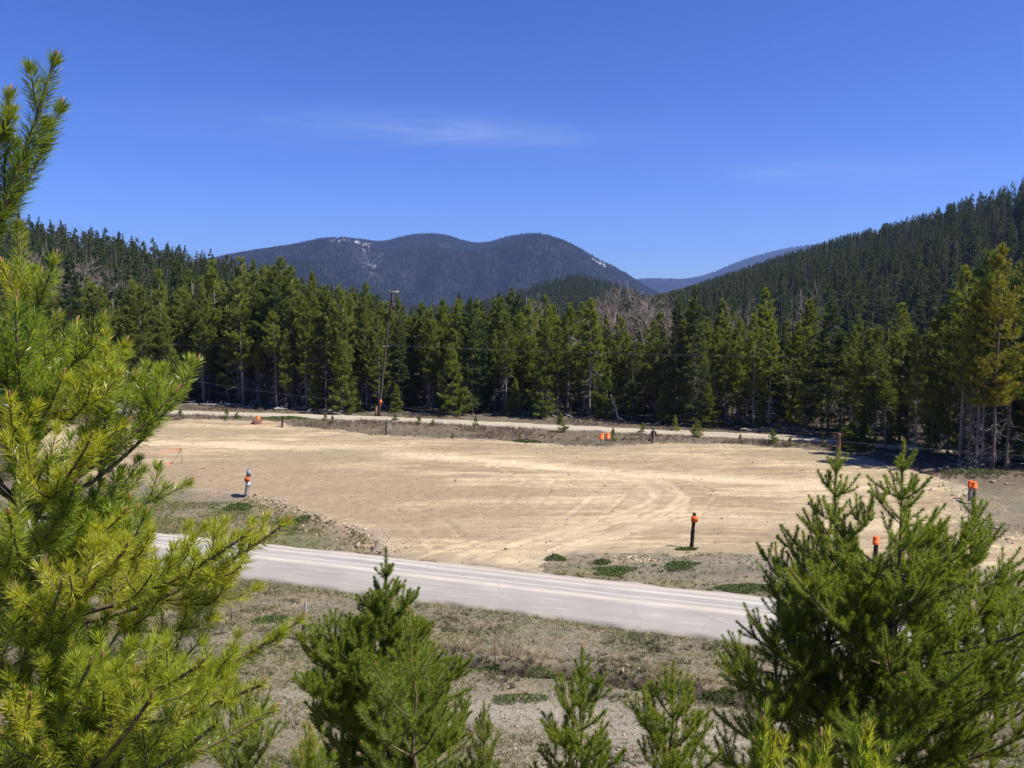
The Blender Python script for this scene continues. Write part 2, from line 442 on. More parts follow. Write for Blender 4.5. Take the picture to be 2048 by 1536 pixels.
def grid_mesh(name, X, Y, Z, mat, smooth=True):
    ny, nx = X.shape
    V = np.stack([X, Y, Z], -1).reshape(-1, 3)
    i = np.arange(ny * nx).reshape(ny, nx)
    a, b, c, d = i[:-1, :-1].ravel(), i[:-1, 1:].ravel(), i[1:, 1:].ravel(), i[1:, :-1].ravel()
    T = np.concatenate([np.stack([a, b, c], 1), np.stack([a, c, d], 1)])
    return mk_mesh(name, V, T, mat, smooth)

# ---- ground sheet to the horizon
def axis(parts):
    out = []
    for a, b, st in parts: out.append(np.arange(a, b, st))
    return np.concatenate(out)
gx = np.concatenate([-np.geomspace(9000, 62, 30), axis([(-60, -26, 1.2), (-26, 30, 0.3), (30, 60, 1.2)]), np.geomspace(62, 9000, 30)])
gy = np.concatenate([axis([(-60, 0, 4), (0, 15, 0.6), (15, 36, 0.22), (36, 60, 0.45), (60, 110, 0.8)]), np.geomspace(112, 12000, 40)])
GX, GY = np.meshgrid(gx, gy)
GZ = ground_z(GX, GY)
GZ = np.where(GY > 100, GZ * 0.3, GZ)

t = NT('ground dirt and dry grass')
n_big = t.noise(0.35, 5, 0.6); n_mid = t.noise(1.7, 5, 0.65); n_fine = t.noise(14, 6, 0.7); n_grit = t.noise(60, 3, 0.7)
c = t.mix(t.rng(n_mid, 0.35, 0.68), (0.20, 0.172, 0.130), (0.35, 0.305, 0.22))
c = t.mix(t.rng(n_fine, 0.42, 0.60, 0, 0.75), c, (0.085, 0.07, 0.055))
c = t.mix(t.rng(n_grit, 0.56, 0.68, 0, 0.7), c, (0.36, 0.325, 0.26))
g = t.math('MULTIPLY', t.rng(n_big, 0.40, 0.62), t.attr('green'))
c = t.mix(g, c, t.mix(t.rng(n_fine, 0.35, 0.65), (0.085, 0.10, 0.04), (0.20, 0.20, 0.095)))
n_p = t.noise(0.55, 4, 0.6, loc=(13, 7, 0))
c = t.mix(t.rng(n_p, 0.50, 0.62, 0, 0.55), c, t.mix(n_fine, (0.22, 0.155, 0.10), (0.42, 0.33, 0.22)))
c = t.mix(t.attr('gravel'), c, t.mix(t.rng(n_grit, 0.4, 0.65), (0.25, 0.22, 0.175), (0.47, 0.42, 0.34)))
c = t.mix(t.attr('soil_shade'), c, t.mix(n_fine, (0.014, 0.012, 0.01), (0.05, 0.04, 0.032)))  # near black: dark soil with the ditch's shade mixed into its colour
c = t.mix(t.attr('tan'), c, t.mix(t.rng(n_fine, 0.35, 0.65), (0.27, 0.195, 0.125), (0.50, 0.39, 0.265)))
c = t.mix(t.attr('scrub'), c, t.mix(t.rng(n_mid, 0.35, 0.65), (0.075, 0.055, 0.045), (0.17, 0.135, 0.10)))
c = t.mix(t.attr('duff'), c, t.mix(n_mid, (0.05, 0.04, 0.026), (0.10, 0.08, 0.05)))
n_c = t.noise(5.5, 5, 0.65)
c = t.mix(t.rng(n_c, 0.52, 0.64, 0, 0.5), c, (0.085, 0.07, 0.05))
bmp = t.math('ADD', t.math('ADD', n_fine, t.math('MULTIPLY', n_grit, 0.5)), t.math('MULTIPLY', n_c, 1.5))
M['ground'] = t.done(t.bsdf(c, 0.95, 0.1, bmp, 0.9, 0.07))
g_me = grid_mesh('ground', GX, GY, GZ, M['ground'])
fx_, fy_ = GX.ravel(), GY.ravel()
bank = poly_sd([at(*p) for p in [(60, 985), (440, 990), (560, 1030), (700, 1075), (760, 1105), (520, 1082), (320, 1062), (60, 1036)]], fx_, fy_)
green = 0.35 + 0.65 * (1 - sstep(-0.5, 1.0, bank)) + 0.45 * np.exp(-(np.minimum(line_d(NEAR_FAR, fx_, fy_), line_d(NEAR_NEAR, fx_, fy_)) / 1.2) ** 2)
green += 0.6 * np.exp(-(line_d([at(1940, 948), at(2100, 955)], fx_, fy_) / 3) ** 2)
set_attr(g_me, 'green', np.clip(green, 0, 1))
def blob(px, py, rx, ry, x=fx_, y=fy_):
    c0 = at(px, py); return np.exp(-(((x - c0[0]) / rx) ** 2 + ((y - c0[1]) / ry) ** 2))
grav = blob(1060, 1420, 2.2, 0.9) + blob(1400, 1470, 3.0, 1.0) + 0.9 * blob(1180, 1540, 2.5, 0.8) + 0.8 * blob(1520, 1140, 3.0, 1.1) + 0.7 * blob(1900, 1160, 5, 1.2) + 0.5 * blob(560, 1400, 2.0, 2.0)
grav = np.clip(grav * (0.5 + fbm(fx_ * 1.3, fy_ * 1.3, 21, 3)), 0, 0.9)
set_attr(g_me, 'gravel', grav)
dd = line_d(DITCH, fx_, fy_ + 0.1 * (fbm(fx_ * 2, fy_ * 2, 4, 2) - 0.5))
soil_shade = 2.0 * np.exp(-(dd / 0.30) ** 4) + 0.35 * np.exp(-(line_d(BERM, fx_, fy_ + 0.5) / 0.4) ** 2) + 0.5 * blob(1480, 1150, 1.6, 0.7) + 0.5 * blob(1990, 1060, 2.0, 1.0)  # ditch term paints the bank's shade over dark soil; other terms are bare soil
set_attr(g_me, 'soil_shade', np.clip(soil_shade * (0.4 + 1.0 * fbm(fx_ * 2.5, fy_ * 2.5, 33, 3)), 0, 1))
set_attr(g_me, 'tan', np.clip(1.1 * np.exp(-(line_d(BERM, fx_, fy_) / 0.75) ** 2) * (0.5 + 0.9 * fbm(fx_ * 2, fy_ * 2, 77, 3)) + 0.8 * blob(1275, 1122, 1.0, 0.25) + 0.5 * np.exp(-(np.clip(poly_sd(LOT, fx_, fy_), 0, None) / 0.8) ** 2) * fbm(fx_, fy_, 78, 3), 0, 0.9))
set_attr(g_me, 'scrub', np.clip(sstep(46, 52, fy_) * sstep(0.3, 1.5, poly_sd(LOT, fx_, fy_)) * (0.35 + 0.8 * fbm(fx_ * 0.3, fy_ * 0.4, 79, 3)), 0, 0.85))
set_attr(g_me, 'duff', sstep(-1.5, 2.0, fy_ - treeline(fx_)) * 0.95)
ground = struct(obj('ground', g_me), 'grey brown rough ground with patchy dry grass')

# ---- cleared dirt lot
LS = 0.15
lx = np.arange(-46, 44, LS); ly = np.arange(33.0, 86, LS)
LX, LY = np.meshgrid(lx, ly)
sd = poly_sd(LOT, LX, LY) + (fbm(LX * 0.7, LY * 0.7, 61, 4) - 0.5) * 1.8
keep = sd < 0.9
TRK = [[at(*p) for p in [(60, 872), (300, 886), (500, 893), (700, 902), (900, 915), (1100, 935), (1250, 950), (1400, 958), (1600, 968), (1800, 985)]],
       [at(*p) for p in [(1060, 1128), (1150, 1090), (1260, 1062), (1345, 1030), (1365, 995), (1320, 965), (1230, 945)]],
       [at(*p) for p in [(1000, 1120), (1090, 1082), (1200, 1052), (1290, 1020), (1305, 985), (1260, 955), (1100, 935)]],
       [at(*p) for p in [(900, 1112), (1050, 1075), (1250, 1040), (1500, 1040), (1800, 1060)]]]
trk = np.zeros_like(LX); rut = np.zeros_like(LX)
for i, P in enumerate(TRK):
    w = (1.1, 0.8, 0.7, 0.9)[i]
    d = line_d(P, LX + 0.5 * (fbm(LX * 0.3, LY * 0.3, 80 + i, 2) - 0.5), LY)
    trk = np.maximum(trk, np.exp(-(d / w) ** 2) * (0.95, 0.5, 0.45, 0.35)[i])
    rut += np.exp(-((d - w * 0.75) / 0.16) ** 2) * 0.6
# wheel tracks: pairs of narrow lines
WHEEL = [[(880, 1118), (1010, 1085), (1150, 1058), (1290, 1030), (1345, 1000), (1320, 970), (1200, 948), (1000, 935)], [(960, 1122), (1090, 1092), (1230, 1064), (1370, 1028), (1400, 990), (1360, 962), (1260, 944)], [(1000, 1118), (1120, 1080), (1260, 1046), (1400, 1040), (1600, 1045), (1900, 1070)], [(300, 900), (600, 915), (900, 935), (1200, 965), (1500, 985), (1900, 1010)],
         [(820, 1100), (950, 1060), (1050, 1010), (1080, 960), (1000, 925), (800, 905)], [(560, 940), (800, 965), (1100, 985), (1400, 1000), (1700, 1000)], [(700, 1000), (900, 1010), (1150, 1000), (1500, 1015), (1900, 1040)], [(450, 880), (800, 893), (1100, 905), (1400, 915), (1700, 935)], [(1010, 1125), (1060, 1090), (1180, 1030), (1230, 985), (1180, 955)], [(600, 960), (760, 1000), (860, 1050), (900, 1095)]]
wl = np.zeros_like(LX); win = np.zeros_like(LX)
for i, P in enumerate(WHEEL):
    P = [at(*p) for p in P]
    d = line_d(P, LX + 0.25 * (fbm(LX * 0.5, LY * 0.5, 180 + i, 2) - 0.5), LY)
    fade = sstep(0.30, 0.55, fbm(LX * 0.15, LY * 0.2, 190 + i, 2))
    wl = np.maximum(wl, np.exp(-((d - 0.85) / 0.16) ** 2) * fade); win = np.maximum(win, np.exp(-((d - 0.85 - 0.26) / 0.10) ** 2) * fade)
wob = fbm(LX * 0.12, LY * 0.12, 70, 3)
bump = (fbm(LX * 0.5, LY * 0.9, 40, 4) - 0.5) * 0.20 + (fbm(LX * 2.4, LY * 2.4, 41, 3) - 0.5) * 0.09 * (1 - 0.7 * trk)
furrow = np.sin((LY + 0.16 * LX + 3 * wob) * 5.2) * 0.010 + np.sin((LY * 0.9 + 0.35 * LX + 4 * wob) * 8.0) * 0.007
LZ = 0.06 + bump + furrow - rut * 0.05 - wl * 0.05 + win * 0.03
LZ = np.maximum(LZ, -0.06) - 0.6 * sstep(0.0, 0.9, sd)
LZ += np.exp(-(line_d([at(700, 1062), at(760, 1098)], LX, LY) / 0.7) ** 2) * 0.15
heap = sum(h * np.exp(-(((LX - at(px, py)[0]) / rx) ** 2 + ((LY - at(px, py)[1]) / ry) ** 2)) for px, py, rx, ry, h in [(380, 850, 2.6, 1.2, 0.45), (520, 850, 3.0, 1.0, 0.3), (640, 866, 3.5, 1.0, 0.25), (430, 868, 3.0, 1.0, 0.2), (910, 884, 4, 0.9, 0.2)])
LZ += heap * (0.6 + 0.8 * fbm(LX * 1.2, LY * 1.2, 44, 3))
t = NT('tan bladed dirt')
n_big = t.noise(0.16, 5, 0.6, scl=(1, 1.9, 1)); n_str = t.noise(0.42, 7, 0.66, scl=(0.30, 2.2, 1), dist=0.8); n_mid = t.noise(2.2, 5, 0.65); n_fine = t.noise(16, 6, 0.72); n_grit = t.noise(55, 3, 0.7)
c = t.mix(t.rng(n_big, 0.36, 0.66), (0.30, 0.233, 0.144), (0.455, 0.372, 0.230))
c = t.mix(t.rng(n_str, 0.40, 0.56), t.mix(0.72, c, (0.225, 0.165, 0.112)), c)
c = t.mix(t.math('MULTIPLY', t.rng(n_str, 0.50, 0.70), 0.7), c, (0.56, 0.455, 0.30))
c = t.mix(t.attr('track'), c, (0.58, 0.475, 0.315))
c = t.mix(t.attr('olive'), c, t.mix(n_mid, (0.20, 0.165, 0.105), (0.31, 0.25, 0.16)))
c = t.mix(t.attr('brown'), c, t.mix(n_mid, (0.215, 0.158, 0.105), (0.32, 0.245, 0.160)))
c = t.mix(t.rng(n_mid, 0.34, 0.48, 0.35, 0), c, (0.24, 0.17, 0.11))
c = t.mix(t.rng(n_fine, 0.55, 0.66, 0, 0.45), c, (0.22, 0.15, 0.10))
c = t.mix(t.rng(n_grit, 0.60, 0.72, 0, 0.4), c, (0.62, 0.52, 0.38))
c = t.mix(t.attr('edge'), c, t.mix(n_fine, (0.20, 0.165, 0.125), (0.34, 0.285, 0.21)))
bmp = t.math('ADD', t.math('ADD', n_fine, t.math('MULTIPLY', n_grit, 0.5)), n_mid)
M['lot'] = t.done(t.bsdf(c, 0.95, 0.1, bmp, 0.75, 0.05))
# drop the vertices well outside the outline
ny, nx = LX.shape
idx = np.full(ny * nx, -1); kf = keep.ravel(); idx[kf] = np.arange(kf.sum())
i = np.arange(ny * nx).reshape(ny, nx)
a, b, c_, d_ = i[:-1, :-1].ravel(), i[:-1, 1:].ravel(), i[1:, 1:].ravel(), i[1:, :-1].ravel()
ok = kf[a] & kf[b] & kf[c_] & kf[d_]
a, b, c_, d_ = idx[a[ok]], idx[b[ok]], idx[c_[ok]], idx[d_[ok]]
l_me = mk_mesh('dirt_lot', np.stack([LX, LY, LZ], -1).reshape(-1, 3)[kf], np.concatenate([np.stack([a, b, c_], 1), np.stack([a, c_, d_], 1)]), M['lot'], True)
set_attr(l_me, 'track', np.clip(trk * (0.35 + 0.9 * fbm(LX * 0.4, LY * 1.6, 91, 3)) + 0.30 * wl * fbm(LX * 0.8, LY * 0.8, 92, 3) * 1.6, 0, 0.9).ravel()[kf])
def lb(px, py, rx, ry): return blob(px, py, rx, ry, LX, LY)
ol = 0.7 * lb(330, 860, 6, 3) + 0.7 * lb(800, 880, 7, 1.5) + 0.7 * lb(1200, 900, 8, 1.3) + 0.7 * lb(1600, 912, 6, 1.5) + 0.7 * lb(350, 955, 5, 3) + 0.9 * lb(600, 915, 5.5, 2.0) + 0.9 * lb(470, 868, 5, 1.6) + 0.6 * lb(700, 905, 4, 1.6) + 0.7 * lb(420, 930, 4, 2) + 0.5 * lb(1700, 915, 4, 2)
set_attr(l_me, 'olive', np.clip(ol * fbm(LX * 0.5, LY * 1.3, 95, 4) * 2.3, 0, 0.9).ravel()[kf])
br = 1.1 * lb(480, 955, 7, 6) + 1.0 * lb(650, 990, 6, 4) + 0.8 * lb(900, 1030, 6, 2.6) + 0.8 * lb(700, 975, 5, 3) + 0.8 * lb(1000, 985, 5, 1.6) + 0.6 * lb(1500, 945, 4, 1.2) + 0.6 * lb(1480, 1010, 4, 1.2) + 0.5 * lb(560, 985, 4, 2) + 0.5 * lb(800, 1070, 3, 1.6)
set_attr(l_me, 'brown', np.clip(br * fbm(LX * 0.35, LY * 1.5, 97, 4) * 2.2, 0, 0.85).ravel()[kf])
set_attr(l_me, 'edge', sstep(-1.1, 0.5, sd).ravel()[kf] * 0.85)
lot = struct(obj('dirt_lot', l_me), 'cleared lot of bladed tan dirt')
def lot_z(x, y):
    x = np.asarray(x); y = np.asarray(y)
    ix = np.clip(np.round((x - lx[0]) / LS).astype(int), 0, nx - 1); iy = np.clip(np.round((y - ly[0]) / LS).astype(int), 0, ny - 1)
    return np.maximum(LZ[iy, ix], ground_z(x, y, False))

# ---- paved road in front, gravel road behind
def ribbon(name, L, R, n_u, n_v, crown, z0, mat, rough_edge=0.12):
    L = np.asarray(L); R = np.asarray(R)
    def resample(P, n):
        s = np.concatenate([[0], np.cumsum(np.hypot(*np.diff(P, axis=0).T))]); q = np.linspace(0, s[-1], n)
        return np.stack([np.interp(q, s, P[:, 0]), np.interp(q, s, P[:, 1])], 1), q
    A, q = resample(L, n_u); B, _ = resample(R, n_u)
    v = np.concatenate([[0], np.linspace(0.015, 0.985, n_v - 2), [1]])
    X = A[:, None, 0] + (B - A)[:, None, 0] * v; Y = A[:, None, 1] + (B - A)[:, None, 1] * v
    e = (fbm(q * 0.8, q * 0, 7, 3) - 0.5) * 2 * rough_edge; e2 = (fbm(q * 0.8, q * 0, 8, 3) - 0.5) * 2 * rough_edge
    W = unit(B - A); 
    X[:, :2] += (e * W[:, 0])[:, None]; Y[:, :2] += (e * W[:, 1])[:, None]; X[:, -2:] += (e2 * W[:, 0])[:, None]; Y[:, -2:] += (e2 * W[:, 1])[:, None]
    Z = z0 + crown * (1 - (2 * v - 1) ** 2)[None, :] + np.zeros_like(X) + (fbm(X * 0.5, Y * 0.5, 15, 2) - 0.5) * 0.02
    Z[:, 0] -= 0.14; Z[:, -1] -= 0.14
    me = grid_mesh(name, X, Y, Z, mat)
    set_attr(me, 'u', np.repeat(q, n_v)); set_attr(me, 'v', np.tile(v, n_u))
    return me
t = NT('dusty worn asphalt')
u, v = t.attr('u'), t.attr('v')
cv = t.n('ShaderNodeCombineXYZ'); t.l(t.math('MULTIPLY', u, 0.10), cv.inputs[0]); t.l(t.math('MULTIPLY', v, 9.0), cv.inputs[1])
n_s = t.noise(1.0, 5, 0.6, vec=cv.outputs[0], dist=0.3)
cv2 = t.n('ShaderNodeCombineXYZ'); t.l(t.math('MULTIPLY', u, 0.5), cv2.inputs[0]); t.l(t.math('MULTIPLY', v, 26.0), cv2.inputs[1])
n_s2 = t.noise(1.0, 4, 0.6, vec=cv2.outputs[0])
n_f = t.noise(25, 5, 0.7); n_b = t.noise(0.5, 4, 0.6)
c = t.mix(t.rng(n_b, 0.35, 0.7), (0.268, 0.250, 0.230), (0.320, 0.300, 0.277))
c = t.mix(t.rng(n_s, 0.42, 0.62, 0, 0.5), c, (0.225, 0.208, 0.190))
c = t.mix(t.rng(n_s2, 0.56, 0.7, 0, 0.4), c, (0.46, 0.44, 0.42))
cv3 = t.n('ShaderNodeCombineXYZ'); t.l(t.math('MULTIPLY', u, 0.06), cv3.inputs[0]); t.l(v, cv3.inputs[1])
wv = t.math('ADD', v, t.math('MULTIPLY', t.math('SUBTRACT', t.noise(1.0, 3, 0.5, vec=cv3.outputs[0]), 0.5), 0.22))
for pos, wid, s, col in [(0.20, 0.035, 0.6, (0.56, 0.53, 0.48)), (0.47, 0.045, 0.65, (0.55, 0.50, 0.42)), (0.36, 0.02, 0.45, (0.58, 0.56, 0.52)), (0.08, 0.05, 0.6, (0.52, 0.46, 0.37))]:
    dd_ = t.math('DIVIDE', t.math('ABSOLUTE', t.math('SUBTRACT', wv, pos)), wid)
    m = t.math('MULTIPLY', t.rng(dd_, 0.2, 1.5, s, 0.0), t.rng(t.noise(1.0, 4, 0.6, vec=cv2.outputs[0], loc=(pos * 50, 3, 0)), 0.3, 0.6, 0.35, 1.0))
    c = t.mix(m, c, col)
c = t.mix(t.math('MULTIPLY', t.rng(v, 0.86, 1.0), 0.55), c, (0.24, 0.215, 0.19))
c = t.mix(t.math('MULTIPLY', t.rng(v, 0.07, 0.0), 0.7), c, (0.30, 0.25, 0.19))
c = t.mix(t.rng(n_f, 0.55, 0.72, 0, 0.3), c, (0.19, 0.18, 0.175))
vo = t.n('ShaderNodeTexVoronoi', feature='DISTANCE_TO_EDGE'); vo.inputs['Scale'].default_value = 0.32
tcn = t.n('ShaderNodeTexCoord'); dn = t.n('ShaderNodeTexNoise'); dn.inputs['Scale'].default_value = 1.1; dn.inputs['Detail'].default_value = 5
t.l(tcn.outputs['Object'], dn.inputs['Vector'])
va = t.n('ShaderNodeVectorMath', operation='ADD'); t.l(tcn.outputs['Object'], va.inputs[0]); t.l(dn.outputs['Color'], va.inputs[1]); t.l(va.outputs[0], vo.inputs['Vector'])
crk = t.math('MULTIPLY', t.rng(vo.outputs['Distance'], 0.002, 0.008, 1, 0), t.rng(n_b, 0.42, 0.55, 0.0, 0.3))
c = t.mix(crk, c, (0.12, 0.11, 0.105))
M['road'] = t.done(t.bsdf(c, 0.85, 0.25, n_f, 0.3, 0.01))
# true rectangular course: far edge and near edge resampled together
dirv = unit(nf[2] - nf[1]); nrm = np.array([-dirv[1], dirv[0]])
near_me = ribbon('road', nf, nn, 420, 22, 0.05, 0.02, M['road'], 0.22)
road = struct(obj('road', near_me), 'dusty pale grey paved road with worn streaks')

t = NT('pale gravel')
n1 = t.noise(9, 5, 0.7); n2 = t.noise(0.6, 4)
c = t.mix(t.rng(n1, 0.35, 0.7), (0.27, 0.24, 0.185), (0.44, 0.39, 0.31)); c = t.mix(t.rng(n2, 0.4, 0.7, 0, 0.5), c, (0.38, 0.33, 0.25))
M['gravelroad'] = t.done(t.bsdf(c, 0.95, 0.1, n1, 0.5, 0.03))
tg = unit(np.gradient(FR, axis=0)); nr = np.stack([-tg[:, 1], tg[:, 0]], 1)
far_me = ribbon('gravel_road', FR + nr * 1.3, FR - nr * 1.3, 400, 10, 0.06, 0.04, M['gravelroad'], 0.5)
gravel_road = struct(obj('gravel_road', far_me), 'pale gravel road running along the forest edge')

# ------------------------------------------------------------------ hills and mountains
def hill(name, label, sky_px, crest_d, foot_d, tree_h, mat, nu, nv, ridge=0.0, back=1.35, seed=0, shape=1.0):
    px = np.linspace(sky_px[0][0], sky_px[-1][0], nu)
    py = np.interp(px, [p[0] for p in sky_px], [p[1] for p in sky_px])
    k = np.ones(9) / 9
    if nu > 60: py = np.convolve(np.pad(py, 4, 'edge'), k, 'valid')
    D = np.interp(px, [p[0] for p in crest_d], [p[1] for p in crest_d])
    Fd = np.interp(px, [p[0] for p in foot_d], [p[1] for p in foot_d])
    v = np.concatenate([np.linspace(0, 1, nv), np.linspace(1, back, nv // 3)[1:]])
    Yg = Fd[None] + (D - Fd)[None] * v[:, None]
    dirs = np.stack([ray(a, b) for a, b in zip(px, py)])
    Xg = dirs[None, :, 0] / dirs[None, :, 1] * Yg
    zc = EYE + dirs[:, 2] / dirs[:, 1] * D - tree_h
    vv = v[:, None]
    s = np.where(vv <= 1, (0.35 * np.sin(np.clip(vv, 0, 1) * math.pi / 2) + 0.65 * vv) ** shape, 1 - 0.6 * np.clip((vv - 1) / (back - 1), 0, 1) ** 1.5)
    Z = np.maximum(zc, 1)[None] * s - 4.0 * (1 - sstep(0, 0.06, vv))
    if ridge:
        r = 1 - np.abs(2 * fbm(Xg / (ridge * 9), Yg / (ridge * 16), seed + 3, 5, 0.5) - 1)
        Z = Z + (r - 0.82) * ridge * 5.5 * np.clip(np.sin(np.clip(vv, 0, 1) * math.pi), 0, 1) * np.clip(1.15 - vv, 0, 1)
    me = grid_mesh(name, Xg, Yg, Z, mat)
    o = struct(obj(name, me), label)
    return o, Xg, Yg, Z, px, v
def hill_points(H, n, rng, dens=None, keep=None):
    o, X, Y, Z, px, v = H
    nv, nu = X.shape
    # area weighted cells
    A = np.abs(np.gradient(X, axis=1) * np.gradient(Y, axis=0))[:-1, :-1]
    if dens is not None: A = A * dens(px[None, :-1], v[:-1, None])
    if keep is not None: A = A * keep[:-1, :-1]
    p = (A / A.sum()).ravel(); c = rng.choice(A.size, n, p=p)
    i, j = np.divmod(c, nu - 1); a, b = rng.random(n), rng.random(n)
    def bil(Q): return (Q[i, j] * (1 - a) + Q[i + 1, j] * a) * (1 - b) + (Q[i, j + 1] * (1 - a) + Q[i + 1, j + 1] * a) * b
    return np.stack([bil(X), bil(Y), bil(Z)], 1), px[j], v[i]

t = NT('forest floor of hills')
n1 = t.noise(0.08, 5, 0.6)
c = t.mix(t.rng(n1, 0.35, 0.7), (0.022, 0.026, 0.014), (0.06, 0.05, 0.034))
M['hillfloor'] = t.done(t.bsdf(c, 0.95, 0.1))
t = NT('distant mountain floor')
n1 = t.noise(0.006, 6, 0.65); n2 = t.noise(0.055, 5, 0.7, scl=(1, 0.6, 1))
c = t.mix(t.rng(n1, 0.36, 0.66), (0.010, 0.014, 0.011), (0.022, 0.019, 0.018))
c = t.mix(t.math('MULTIPLY', t.attr('scree'), t.rng(n2, 0.47, 0.56)), c, (0.62, 0.62, 0.64))
M['mtnfloor'] = t.done(t.bsdf(c, 0.95, 0.1))

H_LEFT = hill('hill', 'dark forested hill rising at left behind the pines', [(-700, 330), (-300, 380), (0, 430), (60, 436), (150, 452), (230, 474), (300, 488), (400, 503), (480, 520), (550, 545), (640, 575), (760, 610)],
              [(-700, 300), (760, 300)], [(-700, 150), (760, 190)], 13, M['hillfloor'], 70, 30, 0, 1.5, 1)
H_RIGHT = hill('hill', 'steep dark forested hillside rising at right', [(1240, 618), (1290, 602), (1340, 590), (1400, 570), (1500, 534), (1600, 502), (1700, 470), (1800, 446), (1900, 412), (2000, 372), (2048, 352), (2200, 290), (2500, 200), (2900, 120)],
               [(1240, 850), (1600, 640), (2048, 460), (2900, 330)], [(1240, 260), (2048, 170), (2900, 120)], 13, M['hillfloor'], 90, 50, 0, 1.4, 2)
H_MID = hill('hill', 'small forested knoll in front of the far mountain', [(820, 640), (900, 618), (980, 594), (1050, 573), (1110, 552), (1160, 544), (1220, 560), (1290, 586), (1360, 612), (1450, 640)],
             [(820, 900), (1450, 900)], [(820, 560), (1450, 560)], 13, M['hillfloor'], 50, 26, 0, 1.4, 3)
H_MTN = hill('mountain', 'three humped dark blue mountain with snow patches and pale cliff', [(-200, 600), (200, 560), (400, 520), (470, 504), (520, 496), (590, 486), (640, 474), (690, 471), (740, 478), (770, 482), (800, 470), (850, 463), (890, 465), (930, 480), (965, 485), (1000, 474), (1040, 464), (1080, 462), (1110, 471), (1150, 487), (1200, 516), (1250, 542), (1300, 575), (1350, 598), (1450, 625)],
             [(-200, 4300), (700, 4100), (770, 4350), (870, 4000), (960, 4300), (1070, 3800), (1450, 3600)], [(-200, 1900), (640, 1500), (780, 1900), (900, 2100), (1050, 1500), (1450, 1700)], 14, M['mtnfloor'], 340, 100, 70, 1.3, 4, 1.15)
H_RIDGE = hill('mountain', 'faint bluish ridge far off between the mountain and hillside', [(1150, 600), (1250, 560), (1290, 555), (1340, 557), (1385, 558), (1420, 547), (1480, 520), (1540, 502), (1600, 490), (1640, 487), (1700, 482), (1850, 470), (2100, 480), (2500, 500)],
               [(1150, 7600), (2500, 7000)], [(1150, 4600), (2500, 4400)], 14, M['mtnfloor'], 160, 50, 50, 1.3, 9, 1.1)
def scree(px, v, X, Y):
    def g(a, b, c_, d_): return np.exp(-((px - a) / b) ** 2 - ((v - c_) / d_) ** 2)
    m = 2.4 * g(1160, 34, 0.94, 0.07) + 3.4 * g(1192, 18, 0.88, 0.08) + 1.5 * g(690, 50, 0.90, 0.07) + 1.3 * g(632, 20, 0.85, 0.06) + 1.0 * g(720, 20, 0.84, 0.07) + 0.8 * g(805, 30, 0.91, 0.05) + 0.7 * g(745, 16, 0.50, 0.08) + 0.7 * g(905, 6, 0.62, 0.03)
    return np.clip(m * (fbm(X / 16, Y / 60, 55, 4) * 4.0 - 1.5) + 0.9 * g(1188, 17, 0.91, 0.05) + 0.5 * g(1150, 20, 0.96, 0.03), 0, 1)
for H in (H_MTN, H_RIDGE):
    o, X, Y, Z, px, v = H
    s = scree(px[None] + 0 * X, v[:, None] + 0 * X, X, Y) if H is H_MTN else np.clip(1.2 * np.exp(-((px[None] - 1330) / 40) ** 2 - ((v[:, None] - 0.95) / 0.05) ** 2) * (fbm(X / 60, Y / 130, 5, 3) * 2.5 - 0.7), 0, 1)
    set_attr(o.data, 'scree', s.ravel())
    if H is H_MTN: MTN_KEEP = np.clip(1 - 1.1 * s, 0.08, 1)

